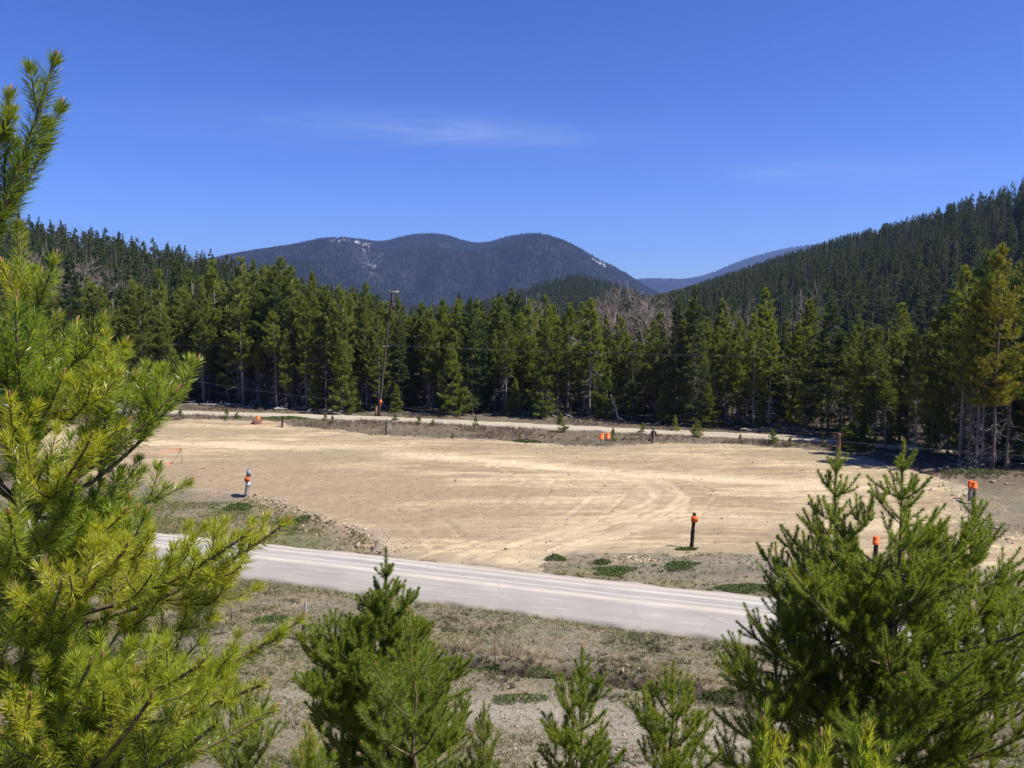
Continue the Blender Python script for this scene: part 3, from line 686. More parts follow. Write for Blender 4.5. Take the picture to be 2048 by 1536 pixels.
# ------------------------------------------------------------------ conifers of the forest: shared shapes
def conifer(seed, H, cb, rmax, kind, detail=1.0, dead=30, lod=1.0, cone=False):
    r = np.random.default_rng(seed)
    # trunk
    k = 10
    hz = np.linspace(-0.3, H, k)
    lean = r.normal(0, 0.012 * H, 2)
    tx = lean[0] * (hz / H) ** 2 + 0.03 * np.sin(hz * 0.9 + seed); ty = lean[1] * (hz / H) ** 2 + 0.03 * np.cos(hz * 0.8 + seed)
    rad = 0.0072 * H * np.clip(1.02 - hz / H, 0.03, 1) ** 0.85 + 0.012
    rad[0] *= 1.25
    TV, TT = tube1(np.stack([tx, ty, hz], 1), rad, 7)
    def trunk_at(h): return np.stack([np.interp(h, hz, tx), np.interp(h, hz, ty), h], -1)
    nb = int((118 if kind == 'pine' else 125) * detail)
    t_ = np.sort(r.random(nb) ** (0.9 if kind == 'pine' else 0.8))
    hb = (cb + (0.985 - cb) * t_) * H
    if kind == 'pine':
        prof = np.minimum(1.0, 0.12 + 1.3 * (1 - t_) ** 0.8) * np.minimum(1, 0.6 + t_ * 2.2)
        if cone: prof = (1 - t_) ** 0.85 + 0.06
        L = rmax * prof * r.uniform(0.55, 1.12, nb)
        el = np.radians(-8 + 55 * t_ ** 1.3 + r.normal(0, 9, nb)); curl = 0.35
    else:
        prof = (1 - t_) ** 0.85 + 0.05
        L = rmax * prof * r.uniform(0.7, 1.08, nb)
        el = np.radians(-18 + 50 * t_ ** 2 + r.normal(0, 6, nb)); curl = 0.12
    az = r.uniform(0, 2 * np.pi, nb)
    d = np.stack([np.cos(az) * np.cos(el), np.sin(az) * np.cos(el), np.sin(el)], 1)
    B0 = trunk_at(hb)
    sK = np.linspace(0, 1, 5)
    P = B0[:, None] + d[:, None] * (L[:, None] * sK)[..., None]
    P[..., 2] += (L[:, None] * curl * sK ** 2)
    BV, BT = tubes(P, (0.006 + 0.010 * L)[:, None] * (1.05 - sK * 0.9), 3, False)
    # foliage clumps
    cnt = np.maximum(3, (L / (0.15 if kind == 'pine' else 0.13) * 1.9 / lod)).astype(int)
    bi = np.repeat(np.arange(nb), cnt); n = len(bi)
    s = r.random(n) ** 0.75 * 0.8 + 0.22
    side = np.stack([-np.sin(az), np.cos(az), np.zeros(nb)], 1)[bi]
    off = r.normal(0, 0.17 if kind == 'pine' else 0.20, n) * L[bi] * (1.15 - s) * 1.3
    pos = B0[bi] + d[bi] * (L[bi] * s)[:, None] + side * off[:, None]
    pos[:, 2] += L[bi] * curl * s ** 2 + (r.normal(0.02, 0.05, n) if kind == 'pine' else r.normal(-0.05, 0.05, n) - 0.05 * np.abs(off))
    m = 11 if kind == 'pine' else 9
    O = np.repeat(pos, m, 0) + r.normal(0, 0.035, (n * m, 3))
    base = d[bi] * 0.7 + side * np.sign(off)[:, None] * 0.5 + (np.array([0, 0, 0.55]) if kind == 'pine' else np.array([0, 0, -0.05]))
    D = np.repeat(base, m, 0) + r.normal(0, 0.62 if kind == 'pine' else 0.5, (n * m, 3))
    Ln = r.uniform(0.14, 0.30, n * m) * (lod if lod == 1 else lod * np.repeat(0.28 + 0.72 * (1 - t_[bi]) ** 0.6, m))
    FV, FT = blades(O, D, Ln, r.uniform(0.036, 0.066, n * m) * lod * (1.25 if lod > 1 else 1), rng=r)
    # crown = foliage and its twigs in one part: two material slots
    CV = np.concatenate([FV, BV]); CT = np.concatenate([FT, BT + len(FV)])
    out = {'trunk': (TV, TT), 'crown': (CV, CT, len(FT))}
    if dead:
        h = r.uniform(0.06, max(cb, 0.15) * 1.15 + 0.05, dead) * H; az = r.uniform(0, 6.28, dead); L = r.uniform(0.25, 1.0, dead) * min(rmax, 1.4)
        e = np.radians(r.normal(-14, 16, dead)); dv = np.stack([np.cos(az) * np.cos(e), np.sin(az) * np.cos(e), np.sin(e)], 1)
        P = trunk_at(h)[:, None] + dv[:, None] * (L[:, None] * sK)[..., None]
        P[:, 1:, :] += r.normal(0, 0.05, (dead, 4, 3)) * L[:, None, None]; P[..., 2] -= L[:, None] * 0.18 * sK ** 2
        DV, DT = tubes(P, (0.007 + 0.008 * L)[:, None] * (1.05 - 0.8 * sK), 3, False)
        # forks
        f = r.integers(0, dead, dead * 3); q0 = P[f, r.integers(1, 4, dead * 3)]
        fd = dv[f] + r.normal(0, 0.6, (dead * 3, 3)); fl = L[f] * r.uniform(0.15, 0.4, dead * 3)
        P2 = q0[:, None] + unit(fd)[:, None] * (fl[:, None] * np.array([0, 0.5, 1]))[..., None]
        D2, T2 = tubes(P2, np.broadcast_to(np.array([0.006, 0.005, 0.003]), (dead * 3, 3)), 3, False)
        out['dead_branches'] = (np.concatenate([DV, D2]), np.concatenate([DT, T2 + len(DV)]))
    return out
def conifer_meshes(seed, H, cb, rmax, kind, fol, detail=1.0, dead=30, lod=1.0, cone=False):
    g = conifer(seed, H, cb, rmax, kind, detail, dead, lod, cone)
    ms = {'trunk': mk_mesh('trunk', *g['trunk'], M['bark' if seed % 3 == 0 or seed > 150 else 'palebark'], True), 'cb': cb}
    V, T, nf_ = g['crown']
    me = mk_mesh('crown', V, T, fol); me.materials.append(M['bark'])
    mi = np.zeros(len(T), np.int32); mi[nf_:] = 1; me.polygons.foreach_set('material_index', mi)
    ms['crown'] = me
    if 'dead_branches' in g: ms['dead_branches'] = mk_mesh('dead_branches', *g['dead_branches'], M['deadwood'])
    ms['H'] = H
    return ms
PINES = [conifer_meshes(100 + i, 12.0, cb, rm, 'pine', M['pine'], 1.0, dd_) for i, (cb, rm, dd_) in enumerate(
    [(0.30, 1.45, 60), (0.40, 1.25, 75), (0.24, 1.6, 50), (0.47, 1.2, 80), (0.12, 1.7, 30), (0.34, 1.35, 65), (0.28, 1.15, 60), (0.52, 1.3, 80), (0.10, 1.4, 30), (0.38, 1.7, 60)])]
YOUNG = [conifer_meshes(140 + i, 5.0, 0.05, 1.15 + 0.15 * i, 'pine', M['pine'], 0.9, 0, 1.0, True) for i in range(3)]
SPRUCES = [conifer_meshes(160 + i, 13.0, 0.08, 1.9 + 0.25 * i, 'spruce', M['spruce'], 1.25, 20) for i in range(4)]
HILLPINES = [conifer_meshes((181, 182, 184, 185)[i], 12.0, 0.10, 2.0 + 0.25 * i, 'spruce', M['hill_pine'], 0.75, 0, 2.0) for i in range(4)]
BUSHY = [conifer_meshes(190 + i, 2.2, 0.02, 0.60 + 0.16 * i, 'pine', M['pine'], 0.45, 0, 0.75, True) for i in range(3)]

def bare_tree(seed, H, spread):
    r = np.random.default_rng(seed); segs = []
    def grow(p, d, L, rad, o):
        k = 4; pts = [p]; q = p.copy(); dd_ = d.copy()
        for _ in range(k - 1):
            dd_ = unit(dd_ + r.normal(0, 0.10, 3) + np.array([0, 0, 0.06])); q = q + dd_ * L / (k - 1); pts.append(q.copy())
        segs.append((np.array(pts), rad, rad * 0.55, o))
        if o >= 4: return
        n = (7, 5, 5, 4)[o]
        for j in range(n):
            f = r.uniform(0.35 if o else 0.4, 1.0); i = min(int(f * (k - 1)), k - 2); w = f * (k - 1) - i
            b = pts[i] * (1 - w) + pts[i + 1] * w
            nd = unit(dd_ + r.normal(0, spread, 3) * np.array([1, 1, 0.5]) + np.array([0, 0, 0.15]))
            grow(b, nd, L * r.uniform(0.42, 0.62), rad * 0.45, o + 1)
    grow(np.array([0, 0, -0.3]), np.array([0, 0, 1.0]), H * 0.62, 0.011 * H, 0)
    P = np.array([s[0] for s in segs]); R = np.array([np.linspace(s[1], s[2], 4) for s in segs]); R = np.maximum(R, 0.009); o = np.array([s[3] for s in segs])
    tv = tubes(P[o == 0], R[o == 0], 7); cv = tubes(P[o > 0], R[o > 0], 3, False)
    return {'trunk': mk_mesh('trunk', *tv, M['bare'], True), 'crown': mk_mesh('crown', *cv, M['bare']), 'H': H}
BARES = [bare_tree(300 + i, 11.0, 0.55 + 0.1 * i) for i in range(3)]

def place_tree(name, ms, loc, s, rot, label, cat='tree', group=None, sz=None, lean=(0, 0), mats=None):
    e = bpy.data.objects.new(name, None); COL.objects.link(e)
    e.empty_display_size = 0.3
    e.location = tuple(loc); e.rotation_euler = (lean[0], lean[1], rot); e.scale = (s, s, sz or s)
    tag(e, label, cat, group)
    for k in ('trunk', 'crown', 'dead_branches'):
        if k in ms:
            o_ = obj(k, ms[k], e)
            if k == 'dead_branches': o_['kind'] = 'stuff'
    return e
rng = np.random.default_rng(11)
SKY = [(-600, 520), (0, 560), (130, 562), (270, 548), (350, 545), (450, 546), (560, 542), (640, 560), (700, 578), (770, 592), (830, 594), (880, 604), (950, 592), (1050, 582), (1100, 602), (1200, 628), (1290, 650), (1400, 612), (1500, 606), (1560, 596), (1650, 600), (1750, 632), (1850, 610), (1930, 560), (2048, 520), (2500, 440)]
def top_z(x, y):
    px, _ = to_px(np.array([x, y, EYE])); return atd(px, np.interp(px, [p[0] for p in SKY], [p[1] for p in SKY]), y)[2]
# candidate places on a jittered lattice behind the forest edge
cand = []
for gy_ in np.arange(50, 150, 2.05):
    for gx_ in np.arange(-75, 75, 2.05):
        x, y = gx_ + rng.uniform(-0.9, 0.9), gy_ + rng.uniform(-0.9, 0.9)
        dpt = y - treeline(x) - 0.9 * vnoise(x * 0.25, 0, 3)
        px, _ = to_px(np.array([x, y, 0.0]))
        if dpt > 0 and -220 < px < 2420: cand.append((dpt, x, y, px))
cand.sort()
inview = [c for c in cand if -20 < c[3] < 2070]
N_IND = 285
front = inview[:N_IND]; frontset = {(c[1], c[2]) for c in front}
def zone(px):
    return 'left of the utility pole' if px < 760 else ('between utility pole and twin buckets' if px < 1190 else ('between twin buckets and brown post' if px < 1678 else 'right of the brown post'))
for j, (dpt, x, y, px) in enumerate(front):
    zt = top_z(x, y)
    r = rng.random()
    z = float(ground_z(x, y, False))
    row = 'front row ' if dpt < 2.0 else ('second row ' if dpt < 4.0 else 'inner ')
    if dpt < 2.2 and r < 0.16:
        ms = YOUNG[j % 3]; hgt = rng.uniform(2.5, 6.0); nm, look = 'young_pine', ('knee high' if hgt < 3.2 else ('low bushy' if hgt < 4.6 else 'half grown')) + ' green pine'
    elif r < 0.22 and dpt > 1.2:
        ms = SPRUCES[j % 4]; q_ = rng.uniform(0.62, 1.02); hgt = zt * q_; nm, look = 'spruce_tree', ('shorter' if q_ < 0.76 else ('middling' if q_ < 0.9 else 'tall')) + ' dark pointed spruce'
    else:
        ms = PINES[rng.integers(0, 10)]; q_ = min(1.12, max(0.5, rng.normal(0.88, 0.12))) if dpt > 1.5 else rng.uniform(0.48, 0.98); hgt = zt * q_
        nm, look = 'pine_tree', ('shorter' if q_ < 0.76 else ('middling' if q_ < 0.9 else 'tall')) + (' full crowned' if ms['cb'] < 0.22 else (' half bare' if ms['cb'] < 0.34 else ' bare trunked')) + ' pine'
    lb_, cat = row + look + ' ' + zone(px), 'tree'
    sz = hgt / ms['H']; s = sz * rng.uniform(0.9, 1.2)
    place_tree(nm, ms, (x, y, z), s, rng.uniform(0, 6.28), lb_, cat, 'forest trees ' + zone(px), sz)

# ---- the rest of the woods: one mass, instanced on points
def forest_stuff(name, label, pts, scl, meshes, cat='forest'):
    me = bpy.data.meshes.new(name); me.vertices.add(len(pts)); me.vertices.foreach_set('co', np.asarray(pts, np.float32).ravel()); me.update()
    r = np.random.default_rng(len(pts))
    set_attr(me, 'scl', scl); set_attr(me, 'rot', r.uniform(0, 6.28, len(pts))); set_attr(me, 'wid', r.uniform(0.85, 1.25, len(pts)))
    a = me.attributes.new('pick', 'INT', 'POINT'); a.data.foreach_set('value', r.integers(0, max(1, len(meshes)), len(pts)).astype(np.int32))
    o = obj(name, me); tag(o, label, cat, None, 'stuff')
    ng = bpy.data.node_groups.new(name, 'GeometryNodeTree')
    ng.interface.new_socket('Geometry', in_out='INPUT', socket_type='NodeSocketGeometry'); ng.interface.new_socket('Geometry', in_out='OUTPUT', socket_type='NodeSocketGeometry')
    N = ng.nodes.new; L = ng.links.new
    gi, go, ip, jn = N('NodeGroupInput'), N('NodeGroupOutput'), N('GeometryNodeInstanceOnPoints'), N('GeometryNodeJoinGeometry')
    for src in meshes:
        g2 = N('GeometryNodeGeometryToInstance')
        for s_ in src:
            oi = N('GeometryNodeObjectInfo'); oi.inputs[0].default_value = s_; oi.transform_space = 'ORIGINAL'; L(oi.outputs['Geometry'], g2.inputs[0])
        L(g2.outputs[0], jn.inputs[0])
    if not meshes:
        cn = N('GeometryNodeMeshCone'); cn.inputs['Vertices'].default_value = 5; cn.inputs['Radius Top'].default_value = 0; cn.inputs['Radius Bottom'].default_value = 0.24; cn.inputs['Depth'].default_value = 1.0
        cn.fill_type = 'NONE'
        sm = N('GeometryNodeSetMaterial'); sm.inputs['Material'].default_value = M['far_cone']; L(cn.outputs[0], sm.inputs[0])
        g2 = N('GeometryNodeGeometryToInstance'); L(sm.outputs[0], g2.inputs[0]); L(g2.outputs[0], jn.inputs[0])
    def na(nm_, ty):
        a_ = N('GeometryNodeInputNamedAttribute'); a_.data_type = ty; a_.inputs[0].default_value = nm_; return a_.outputs[0]
    cx_ = N('ShaderNodeCombineXYZ'); L(na('rot', 'FLOAT'), cx_.inputs[2])
    sc_, wd = na('scl', 'FLOAT'), na('wid', 'FLOAT')
    ml = N('ShaderNodeMath'); ml.operation = 'MULTIPLY'; L(sc_, ml.inputs[0]); L(wd, ml.inputs[1])
    cs = N('ShaderNodeCombineXYZ'); L(ml.outputs[0], cs.inputs[0]); L(ml.outputs[0], cs.inputs[1]); L(sc_, cs.inputs[2])
    L(gi.outputs[0], ip.inputs['Points']); L(jn.outputs[0], ip.inputs['Instance']); ip.inputs['Pick Instance'].default_value = True
    L(na('pick', 'INT'), ip.inputs['Instance Index']); L(cx_.outputs[0], ip.inputs['Rotation']); L(cs.outputs[0], ip.inputs['Scale'])
    L(ip.outputs[0], go.inputs[0])
    mod = o.modifiers.new('scatter', 'NODES'); mod.node_group = ng
    return o
SRC = {}
def src_of(key, lst):                         # objects whose shapes the mass repeats
    if key not in SRC:
        SRC[key] = []
        for ms in lst:
            pair = []
            for k in ('trunk', 'crown', 'dead_branches'):
                if k in ms: pair.append(bpy.data.objects.new(key + '_' + k, ms[k]))
            SRC[key].append(pair)
    return SRC[key]
rest = [c for c in cand if (c[1], c[2]) not in frontset and c[0] < 45]
rest = [c for k, c in enumerate(rest) if c[0] < 16 or k % 2 == 0]
pts, scl = [], []
for dpt, x, y, px in rest:
    pts.append((x, y, float(ground_z(x, y, False)) if y < 100 else 0.0)); scl.append(top_z(x, y) * min(1.1, max(0.6, rng.normal(0.86, 0.11))) / 12)
pts = np.array(pts); scl = np.array(scl); isspr = rng.random(len(pts)) < 0.16
forest_stuff('pine_forest', 'deep stand of pines behind the first trees of the forest', pts[~isspr], scl[~isspr], src_of('pine', PINES[:6]))
forest_stuff('spruce_forest', 'dark spruces mixed deep into the pine stand', pts[isspr], scl[isspr] * 12 / 13 * 1.02, src_of('spruce', SPRUCES))
ux, uy = rng.uniform(-60, 60, 2400), rng.uniform(52, 150, 2400); ud = uy - treeline(ux); kk = (ud > 5) & (ud < 40); ux, uy = ux[kk], uy[kk]
forest_stuff('understory', 'young conifers crowding the dim forest floor', np.stack([ux, uy, np.where(uy < 100, ground_z(ux, uy, False), 0)], 1), rng.uniform(0.25, 0.95, len(ux)), src_of('young', YOUNG))
P, _, _ = hill_points(H_LEFT, 4600, rng); forest_stuff('hill_forest', 'dark conifers covering the left hill', P, rng.uniform(0.75, 1.3, len(P)), src_of('hill', HILLPINES))
P, _, _ = hill_points(H_RIGHT, 18000, rng); forest_stuff('hill_forest', 'dark conifers covering the steep right hillside', P, rng.uniform(0.65, 1.3, len(P)), src_of('hill', HILLPINES))
P, _, _ = hill_points(H_MID, 7000, rng); forest_stuff('hill_forest', 'conifers covering the small knoll before the mountain', P, rng.uniform(0.7, 1.2, len(P)), src_of('hill', HILLPINES))
t = NT('far mountain conifers')
ob = t.n('ShaderNodeObjectInfo').outputs['Random']
n1 = t.noise(0.0022, 4, 0.6, vec=t.n('ShaderNodeNewGeometry').outputs['Position'])
c = t.mix(t.rng(n1, 0.42, 0.60), t.mix(ob, (0.008, 0.014, 0.009), (0.016, 0.024, 0.013)), t.mix(ob, (0.012, 0.013, 0.012), (0.024, 0.021, 0.020)))
M['far_cone'] = t.done(t.bsdf(c, 0.9, 0.1))
def mdens(px, v): 
    s = np.exp(-((px - 1170) / 30) ** 2 - ((v - 0.92) / 0.08) ** 2) + np.exp(-((px - 690) / 55) ** 2 - ((v - 0.93) / 0.05) ** 2)
    return (1 - 0.93 * np.clip(s, 0, 1)) * (v < 1.02)
P, px_, v_ = hill_points(H_MTN, 60000, rng, lambda px, v: (v < 1.02) + 0 * px, MTN_KEEP)
forest_stuff('mountain_forest', 'tiny distant conifers covering the three humped mountain', P, rng.uniform(7, 15, len(P)), [])
P, px_, v_ = hill_points(H_RIDGE, 30000, rng, lambda px, v: (v < 1.02) + 0 * px); 
forest_stuff('mountain_forest', 'tiny distant conifers covering the faint far ridge', P, rng.uniform(14, 22, len(P)), [])

# ------------------------------------------------------------------ trees one can name
def base_at(px, py): 
    p = at(px, py); p[2] = float(ground_z(p[0], p[1], False)); return p
def sized(name, ms, px, py_base, py_top, label, cat='tree', group=None, wide=1.0, rot=None):
    p = base_at(px, py_base); h = atd(px, py_top, p[1])[2] - p[2]
    sz = h / ms['H']
    return place_tree(name, ms, p, sz * wide, rng.uniform(0, 6.28) if rot is None else rot, label, cat, group, sz)
YEL = conifer_meshes(401, 14.8, 0.28, 2.0, 'pine', M['yellow_pine'], 1.25, 26)
sized('pine_tree', YEL, 1984, 944, 488, 'tall yellow green pine with dead lower limbs at right edge of lot', 'tree', None, 0.95)
DK = conifer_meshes(402, 13.0, 0.34, 1.7, 'pine', M['pine'], 1.2, 34)
p = base_at(2012, 940)
place_tree('pine_tree', DK, p, 1.05, 1.0, 'leaning pine with dark trunk at far right edge', 'tree', None, None, (0.0, math.radians(5)))
sized('pine_tree', DK, 1936, 938, 560, 'thin grey trunked pine just left of the yellow green pine', 'tree', None, 0.8, 2.0)
sized('pine_tree', PINES[3], 1962, 936, 600, 'slim dark pine right behind the yellow green pine', 'tree', None, 0.9, 2.6)
for px_, b, tp, w, lab in [(1385, 852, 566, 1.0, 'tallest dark spruce above the forest right of the twin orange buckets'), (1350, 850, 590, 0.8, 'second dark spruce close left of the tallest one'), (1655, 868, 590, 1.15, 'broad dark spruce in front of the right hillside'), (1700, 866, 690, 1.0, 'shorter broad dark spruce beside the broad spruce'), (945, 830, 590, 0.9, 'dark spruce with pointed top right of the utility pole'), (150, 808, 500, 0.9, 'dark spruce behind the near left pine')]:
    sized('spruce_tree', SPRUCES[int(px_) % 4], px_, b - 2, tp, lab, 'tree', None, w)
for k, (px_, b, tp, i, w) in enumerate([(1225, 838, 596, 0, 1.2), (1262, 839, 590, 1, 1.3), (1300, 842, 610, 2, 1.1), (1196, 838, 640, 1, 1.0), (1238, 838, 640, 2, 1.0), (1600, 862, 600, 0, 0.7), (1612, 861, 615, 1, 0.6), (1062, 832, 596, 2, 1.0), (168, 806, 520, 1, 1.3), (140, 806, 535, 0, 1.2), (1878, 905, 640, 2, 0.9), (1475, 855, 620, 0, 0.8), (1278, 840, 600, 0, 1.1), (1245, 839, 612, 2, 1.1), (1210, 838, 615, 0, 1.0), (1318, 843, 622, 1, 1.0)]):
    p = base_at(px_, b); p[1] += 9 + (k % 3) * 3; p[0] = ray(px_, b)[0] / ray(px_, b)[1] * p[1]; p[2] = 0.0; h = atd(px_, tp - 10, p[1])[2]
    place_tree('bare_tree', BARES[i], p, h / 11 * w, k * 1.3, 'leafless pale grey tree standing among the conifers' + (' in the middle clump' if k < 5 or k > 11 else (' beside the broad dark spruce' if k < 7 else (' near the pale mid forest gap' if k in (7, 11) else (' behind the near left pine' if k < 10 else ' at far right')))), 'tree', 'bare deciduous trees in the forest', h / 11)
for k, (px_, b, tp, i, w, lab) in enumerate([(685, 829, 690, 0, 1.0, 'bright green young pine left of the utility pole base'), (905, 831, 690, 1, 1.0, 'bright green cone shaped young pine right of the utility pole'), (1415, 854, 768, 1, 1.1, 'bright green young pine at the forest edge above the dark notched post'), (1322, 848, 780, 0, 0.9, 'slim young pine at the forest edge above the twin orange buckets'), (1520, 858, 798, 2, 0.9, 'small pine at the forest edge right of centre'), (350, 812, 700, 2, 1.1, 'dense young pine at the forest edge near the left pine'), (1085, 836, 720, 0, 1.2, 'dense low branched pine in the middle of the forest edge')]):
    sized('young_pine', YOUNG[i], px_, b, tp, lab, 'tree', None, w)
SAP = [(1122, 862, 826, 1, 'knee high bushy sapling on the near edge of the gravel road'), (1350, 863, 832, 0, 'bushy sapling on the far edge of the gravel road'), (1394, 873, 842, 2, 'wide bushy sapling beside the gravel road right of the notched post'), (951, 851, 832, 0, 'small round sapling on the gravel road verge in the middle'),
       (650, 843, 826, 1, 'small sapling near the gravel road left of the utility pole'), (665, 849, 830, 0, 'thin sapling just right of another left of the utility pole'), (453, 836, 816, 0, 'thin sapling beside the gravel road at left'), (474, 838, 824, 2, 'tiny sapling beside the gravel road at left'), (362, 838, 818, 1, 'small sapling near the tip of the left pine branch'),
       (837, 850, 830, 1, 'sapling on the gravel road verge right of the pole base'), (866, 853, 838, 2, 'low sapling on the verge right of the pole base'), (1040, 880, 868, 0, 'little green sapling at the back edge of the lot'), (1226, 880, 856, 0, 'thin sapling just right of the twin orange buckets'), (1285, 866, 846, 1, 'spindly sapling left of the notched post'),
       (1480, 884, 868, 1, 'tiny sapling on the verge right of centre'), (1545, 888, 860, 2, 'yellowish low sapling cluster beside the gravel road'), (1580, 892, 872, 0, 'small sapling on the verge behind the lot right side'), (1645, 888, 866, 1, 'rounded sapling left of the dark brown post'), (905, 876, 866, 2, 'low green shoot at the back edge of the lot'), (1700, 900, 846, 2, 'bushy young pine right beside the dark brown post'), (1728, 898, 838, 1, 'taller bushy young pine right of the dark brown post'), (1770, 890, 862, 0, 'small sapling in shade right of the dark brown post'), (790, 842, 828, 2, 'small shrub beside the utility pole base')]
for px_, b, tp, i, lab in SAP:
    p = base_at(px_, b); h = max(0.35, atd(px_, tp, p[1])[2] - p[2]); big = h > 2.0
    ms = YOUNG[i] if big else BUSHY[i]
    place_tree('pine_sapling', ms, p, h / ms['H'] * (2.0 if big else 1.15), rng.uniform(0, 6), lab, 'sapling', 'saplings along the gravel road', h / ms['H'])

# fallen bleached logs at the forest edge
for k, (a_, b_, rad, lab) in enumerate([((345, 812), (395, 811), 0.10, 'long bleached log lying at the forest edge at left'), ((400, 811), (485, 813), 0.12, 'longest bleached log lying at the forest edge at left'), ((495, 815), (512, 812), 0.10, 'short bleached log behind the gravel road at left'), ((548, 821), (574, 820), 0.13, 'thick short bleached log behind the orange bucket'), ((583, 819), (618, 819), 0.09, 'thin pale log behind the single fence post'), ((640, 823), (668, 824), 0.09, 'pale log left of the bright young pine'), ((1480, 862), (1540, 864), 0.10, 'grey log in brush at forest edge right of centre'), ((1240, 846), (1222, 790), 0.09, 'pale snapped trunk leaning at the forest edge'), ((1842, 948), (1905, 936), 0.13, 'dark fallen limb at the right end of the lot')]):
    A = at(*a_) + np.array([0, 0, 0.12]); 
    B = at(*b_) + np.array([0, 0, 0.16]) if k != 7 else atd(b_[0], b_[1], A[1] + 0.6)
    s = np.linspace(0, 1, 7)[:, None]; P = A * (1 - s) + B * s; P[1:-1] += RNG.normal(0, 0.05, (5, 3))
    mb = MB(); mb.add(*tube1(P, rad * np.linspace(1, 0.6, 7), 7))
    for q in range(5):
        i = RNG.integers(1, 6); d = unit(RNG.normal(0, 1, 3) + np.array([0, -0.3, 0.8])); st = np.stack([P[i] + d * x for x in (0, 0.25, 0.5)])
        mb.add(*tube1(st, [rad * 0.35, rad * 0.25, 0.01], 4))
    o = obj('fallen_log', mb.mesh('fallen_log', M['deadwood'] if k != 8 else M['bark'], True)); tag(o, lab, 'log', 'fallen logs at the forest edge')

# ------------------------------------------------------------------ poles, wires, posts, buckets
def part(root, name, mb, mat, smooth=False): return obj(name, mb.mesh(name, mat, smooth), root)
def empty(name, loc, label, cat, group=None):
    e = bpy.data.objects.new(name, None); COL.objects.link(e); e.location = tuple(loc); e.empty_display_size = 0.2
    return tag(e, label, cat, group)
pb = base_at(757, 832); pt = atd(784, 584, pb[1] + 0.4)
pole = empty('utility_pole', pb, 'leaning brown wooden utility pole with short crossarm before the forest', 'pole')
tp = pt - pb
s = np.linspace(-0.05, 1, 9)[:, None]
mb = MB(); mb.add(*tube1(tp * s, np.linspace(0.14, 0.085, 9), 10)); part(pole, 'pole', mb, M['pole'], True)
ax = unit(np.array([0.82, -0.55, 0.02])); yaw = math.atan2(ax[1], ax[0])
R3 = np.array(Matrix.Rotation(yaw, 3, 'Z'))
mb = MB(); mb.box(tp + np.array([0.05, -0.12, -0.02]) + ax * 0.1, (1.40, 0.14, 0.19), R3); part(pole, 'crossarm', mb, M['deadwood'])
for q in (-0.5, 0.55):
    mb = MB(); c0 = tp + ax * (0.1 + q) + np.array([0.05, -0.12, 0.06])
    mb.add(*tube1([c0, c0 + [0, 0, 0.05], c0 + [0, 0, 0.08], c0 + [0, 0, 0.15]], [0.03, 0.055, 0.05, 0.02], 8)); part(pole, 'insulator', mb, M['silver'], True)
mb = MB(); mb.add(*tube1([tp * 0.93 + [0.05, -0.12, 0], tp * 0.86 + np.array([0.62, -0.3, 0])], [0.055, 0.05], 6)); part(pole, 'brace', mb, M['brownwood'])
mb = MB(); mb.add(*tube1([tp * 0.985 + ax * 0.5, tp * 0.985 + ax * 0.5 + [0, 0, -0.5]], [0.07, 0.06], 8)); part(pole, 'cutout', mb, M['steel'])
mb = MB(); mb.add(*tube1([[-0.26, -0.12, -0.3], [-0.22, -0.1, 0.5], [-0.16, -0.08, 1.0]], [0.13, 0.125, 0.12], 9)); part(pole, 'stub_post', mb, M['brownwood'], True)
mb = MB(); mb.box(tp * 0.115 + np.array([0.1, -0.2, 0]), (0.15, 0.02, 0.55)); mb.box(tp * 0.115 + np.array([0.1, -0.215, 0.06]), (0.24, 0.02, 0.16)); part(pole, 'marker_board', mb, M['orange'])
mid = tp * 0.565
for q in (-0.28, 0.30):
    mb = MB(); mb.add(*tube1([mid + [0, -0.05, 0], mid + [q, -0.1, 0.02], mid + [q, -0.1, 0.10]], [0.02, 0.03, 0.05], 6)); part(pole, 'insulator', mb, M['white'])
lp = atd(247, 760, 60.0); lb0 = np.array([lp[0], 60.0, 0.0]); lb0[2] = float(ground_z(lb0[0], 60.0, False))
pole2 = empty('utility_pole', lb0, 'small grey pole with crossarm half hidden behind the left pine', 'pole')
tp2 = np.array([0, 0, atd(247, 742, 60.0)[2] - lb0[2]])
mb = MB(); mb.add(*tube1(tp2 * np.linspace(-0.05, 1, 6)[:, None], np.linspace(0.13, 0.10, 6), 9)); part(pole2, 'pole', mb, M['greywood'], True)
mb = MB(); mb.box(tp2 + np.array([0.35, -0.1, -0.12]), (1.5, 0.10, 0.12)); part(pole2, 'crossarm', mb, M['greywood'])
mb = MB(); mb.add(*tube1([tp2 + [0.33, -0.1, -0.2], tp2 + [0, -0.1, -0.6]], [0.025, 0.025], 5)); mb.add(*tube1([tp2 + [-0.3, -0.1, -0.2], tp2 + [0, -0.1, -0.6]], [0.025, 0.025], 5)); part(pole2, 'brace', mb, M['greywood'])
for q in (-0.2, 0.35, 1.0):
    mb = MB(); c0 = tp2 + np.array([q, -0.1, -0.06]); mb.add(*tube1([c0, c0 + [0, 0, 0.06], c0 + [0, 0, 0.12]], [0.03, 0.06, 0.03], 8)); part(pole2, 'insulator', mb, M['white'], True)
def wire(label, A, B, sag, rad=0.012, n=50):
    A, B = np.asarray(A, float), np.asarray(B, float); s = np.linspace(0, 1, n)[:, None]
    P = A * (1 - s) + B * s; P[:, 2] -= sag * 4 * (s * (1 - s))[:, 0]
    mb = MB(); mb.add(*tube1(P, np.full(n, rad), 5)); o = obj('overhead_wire', mb.mesh('overhead_wire', M['wire'], True)); tag(o, label, 'wire', 'overhead wires')
def at_pole(v): return pb + v
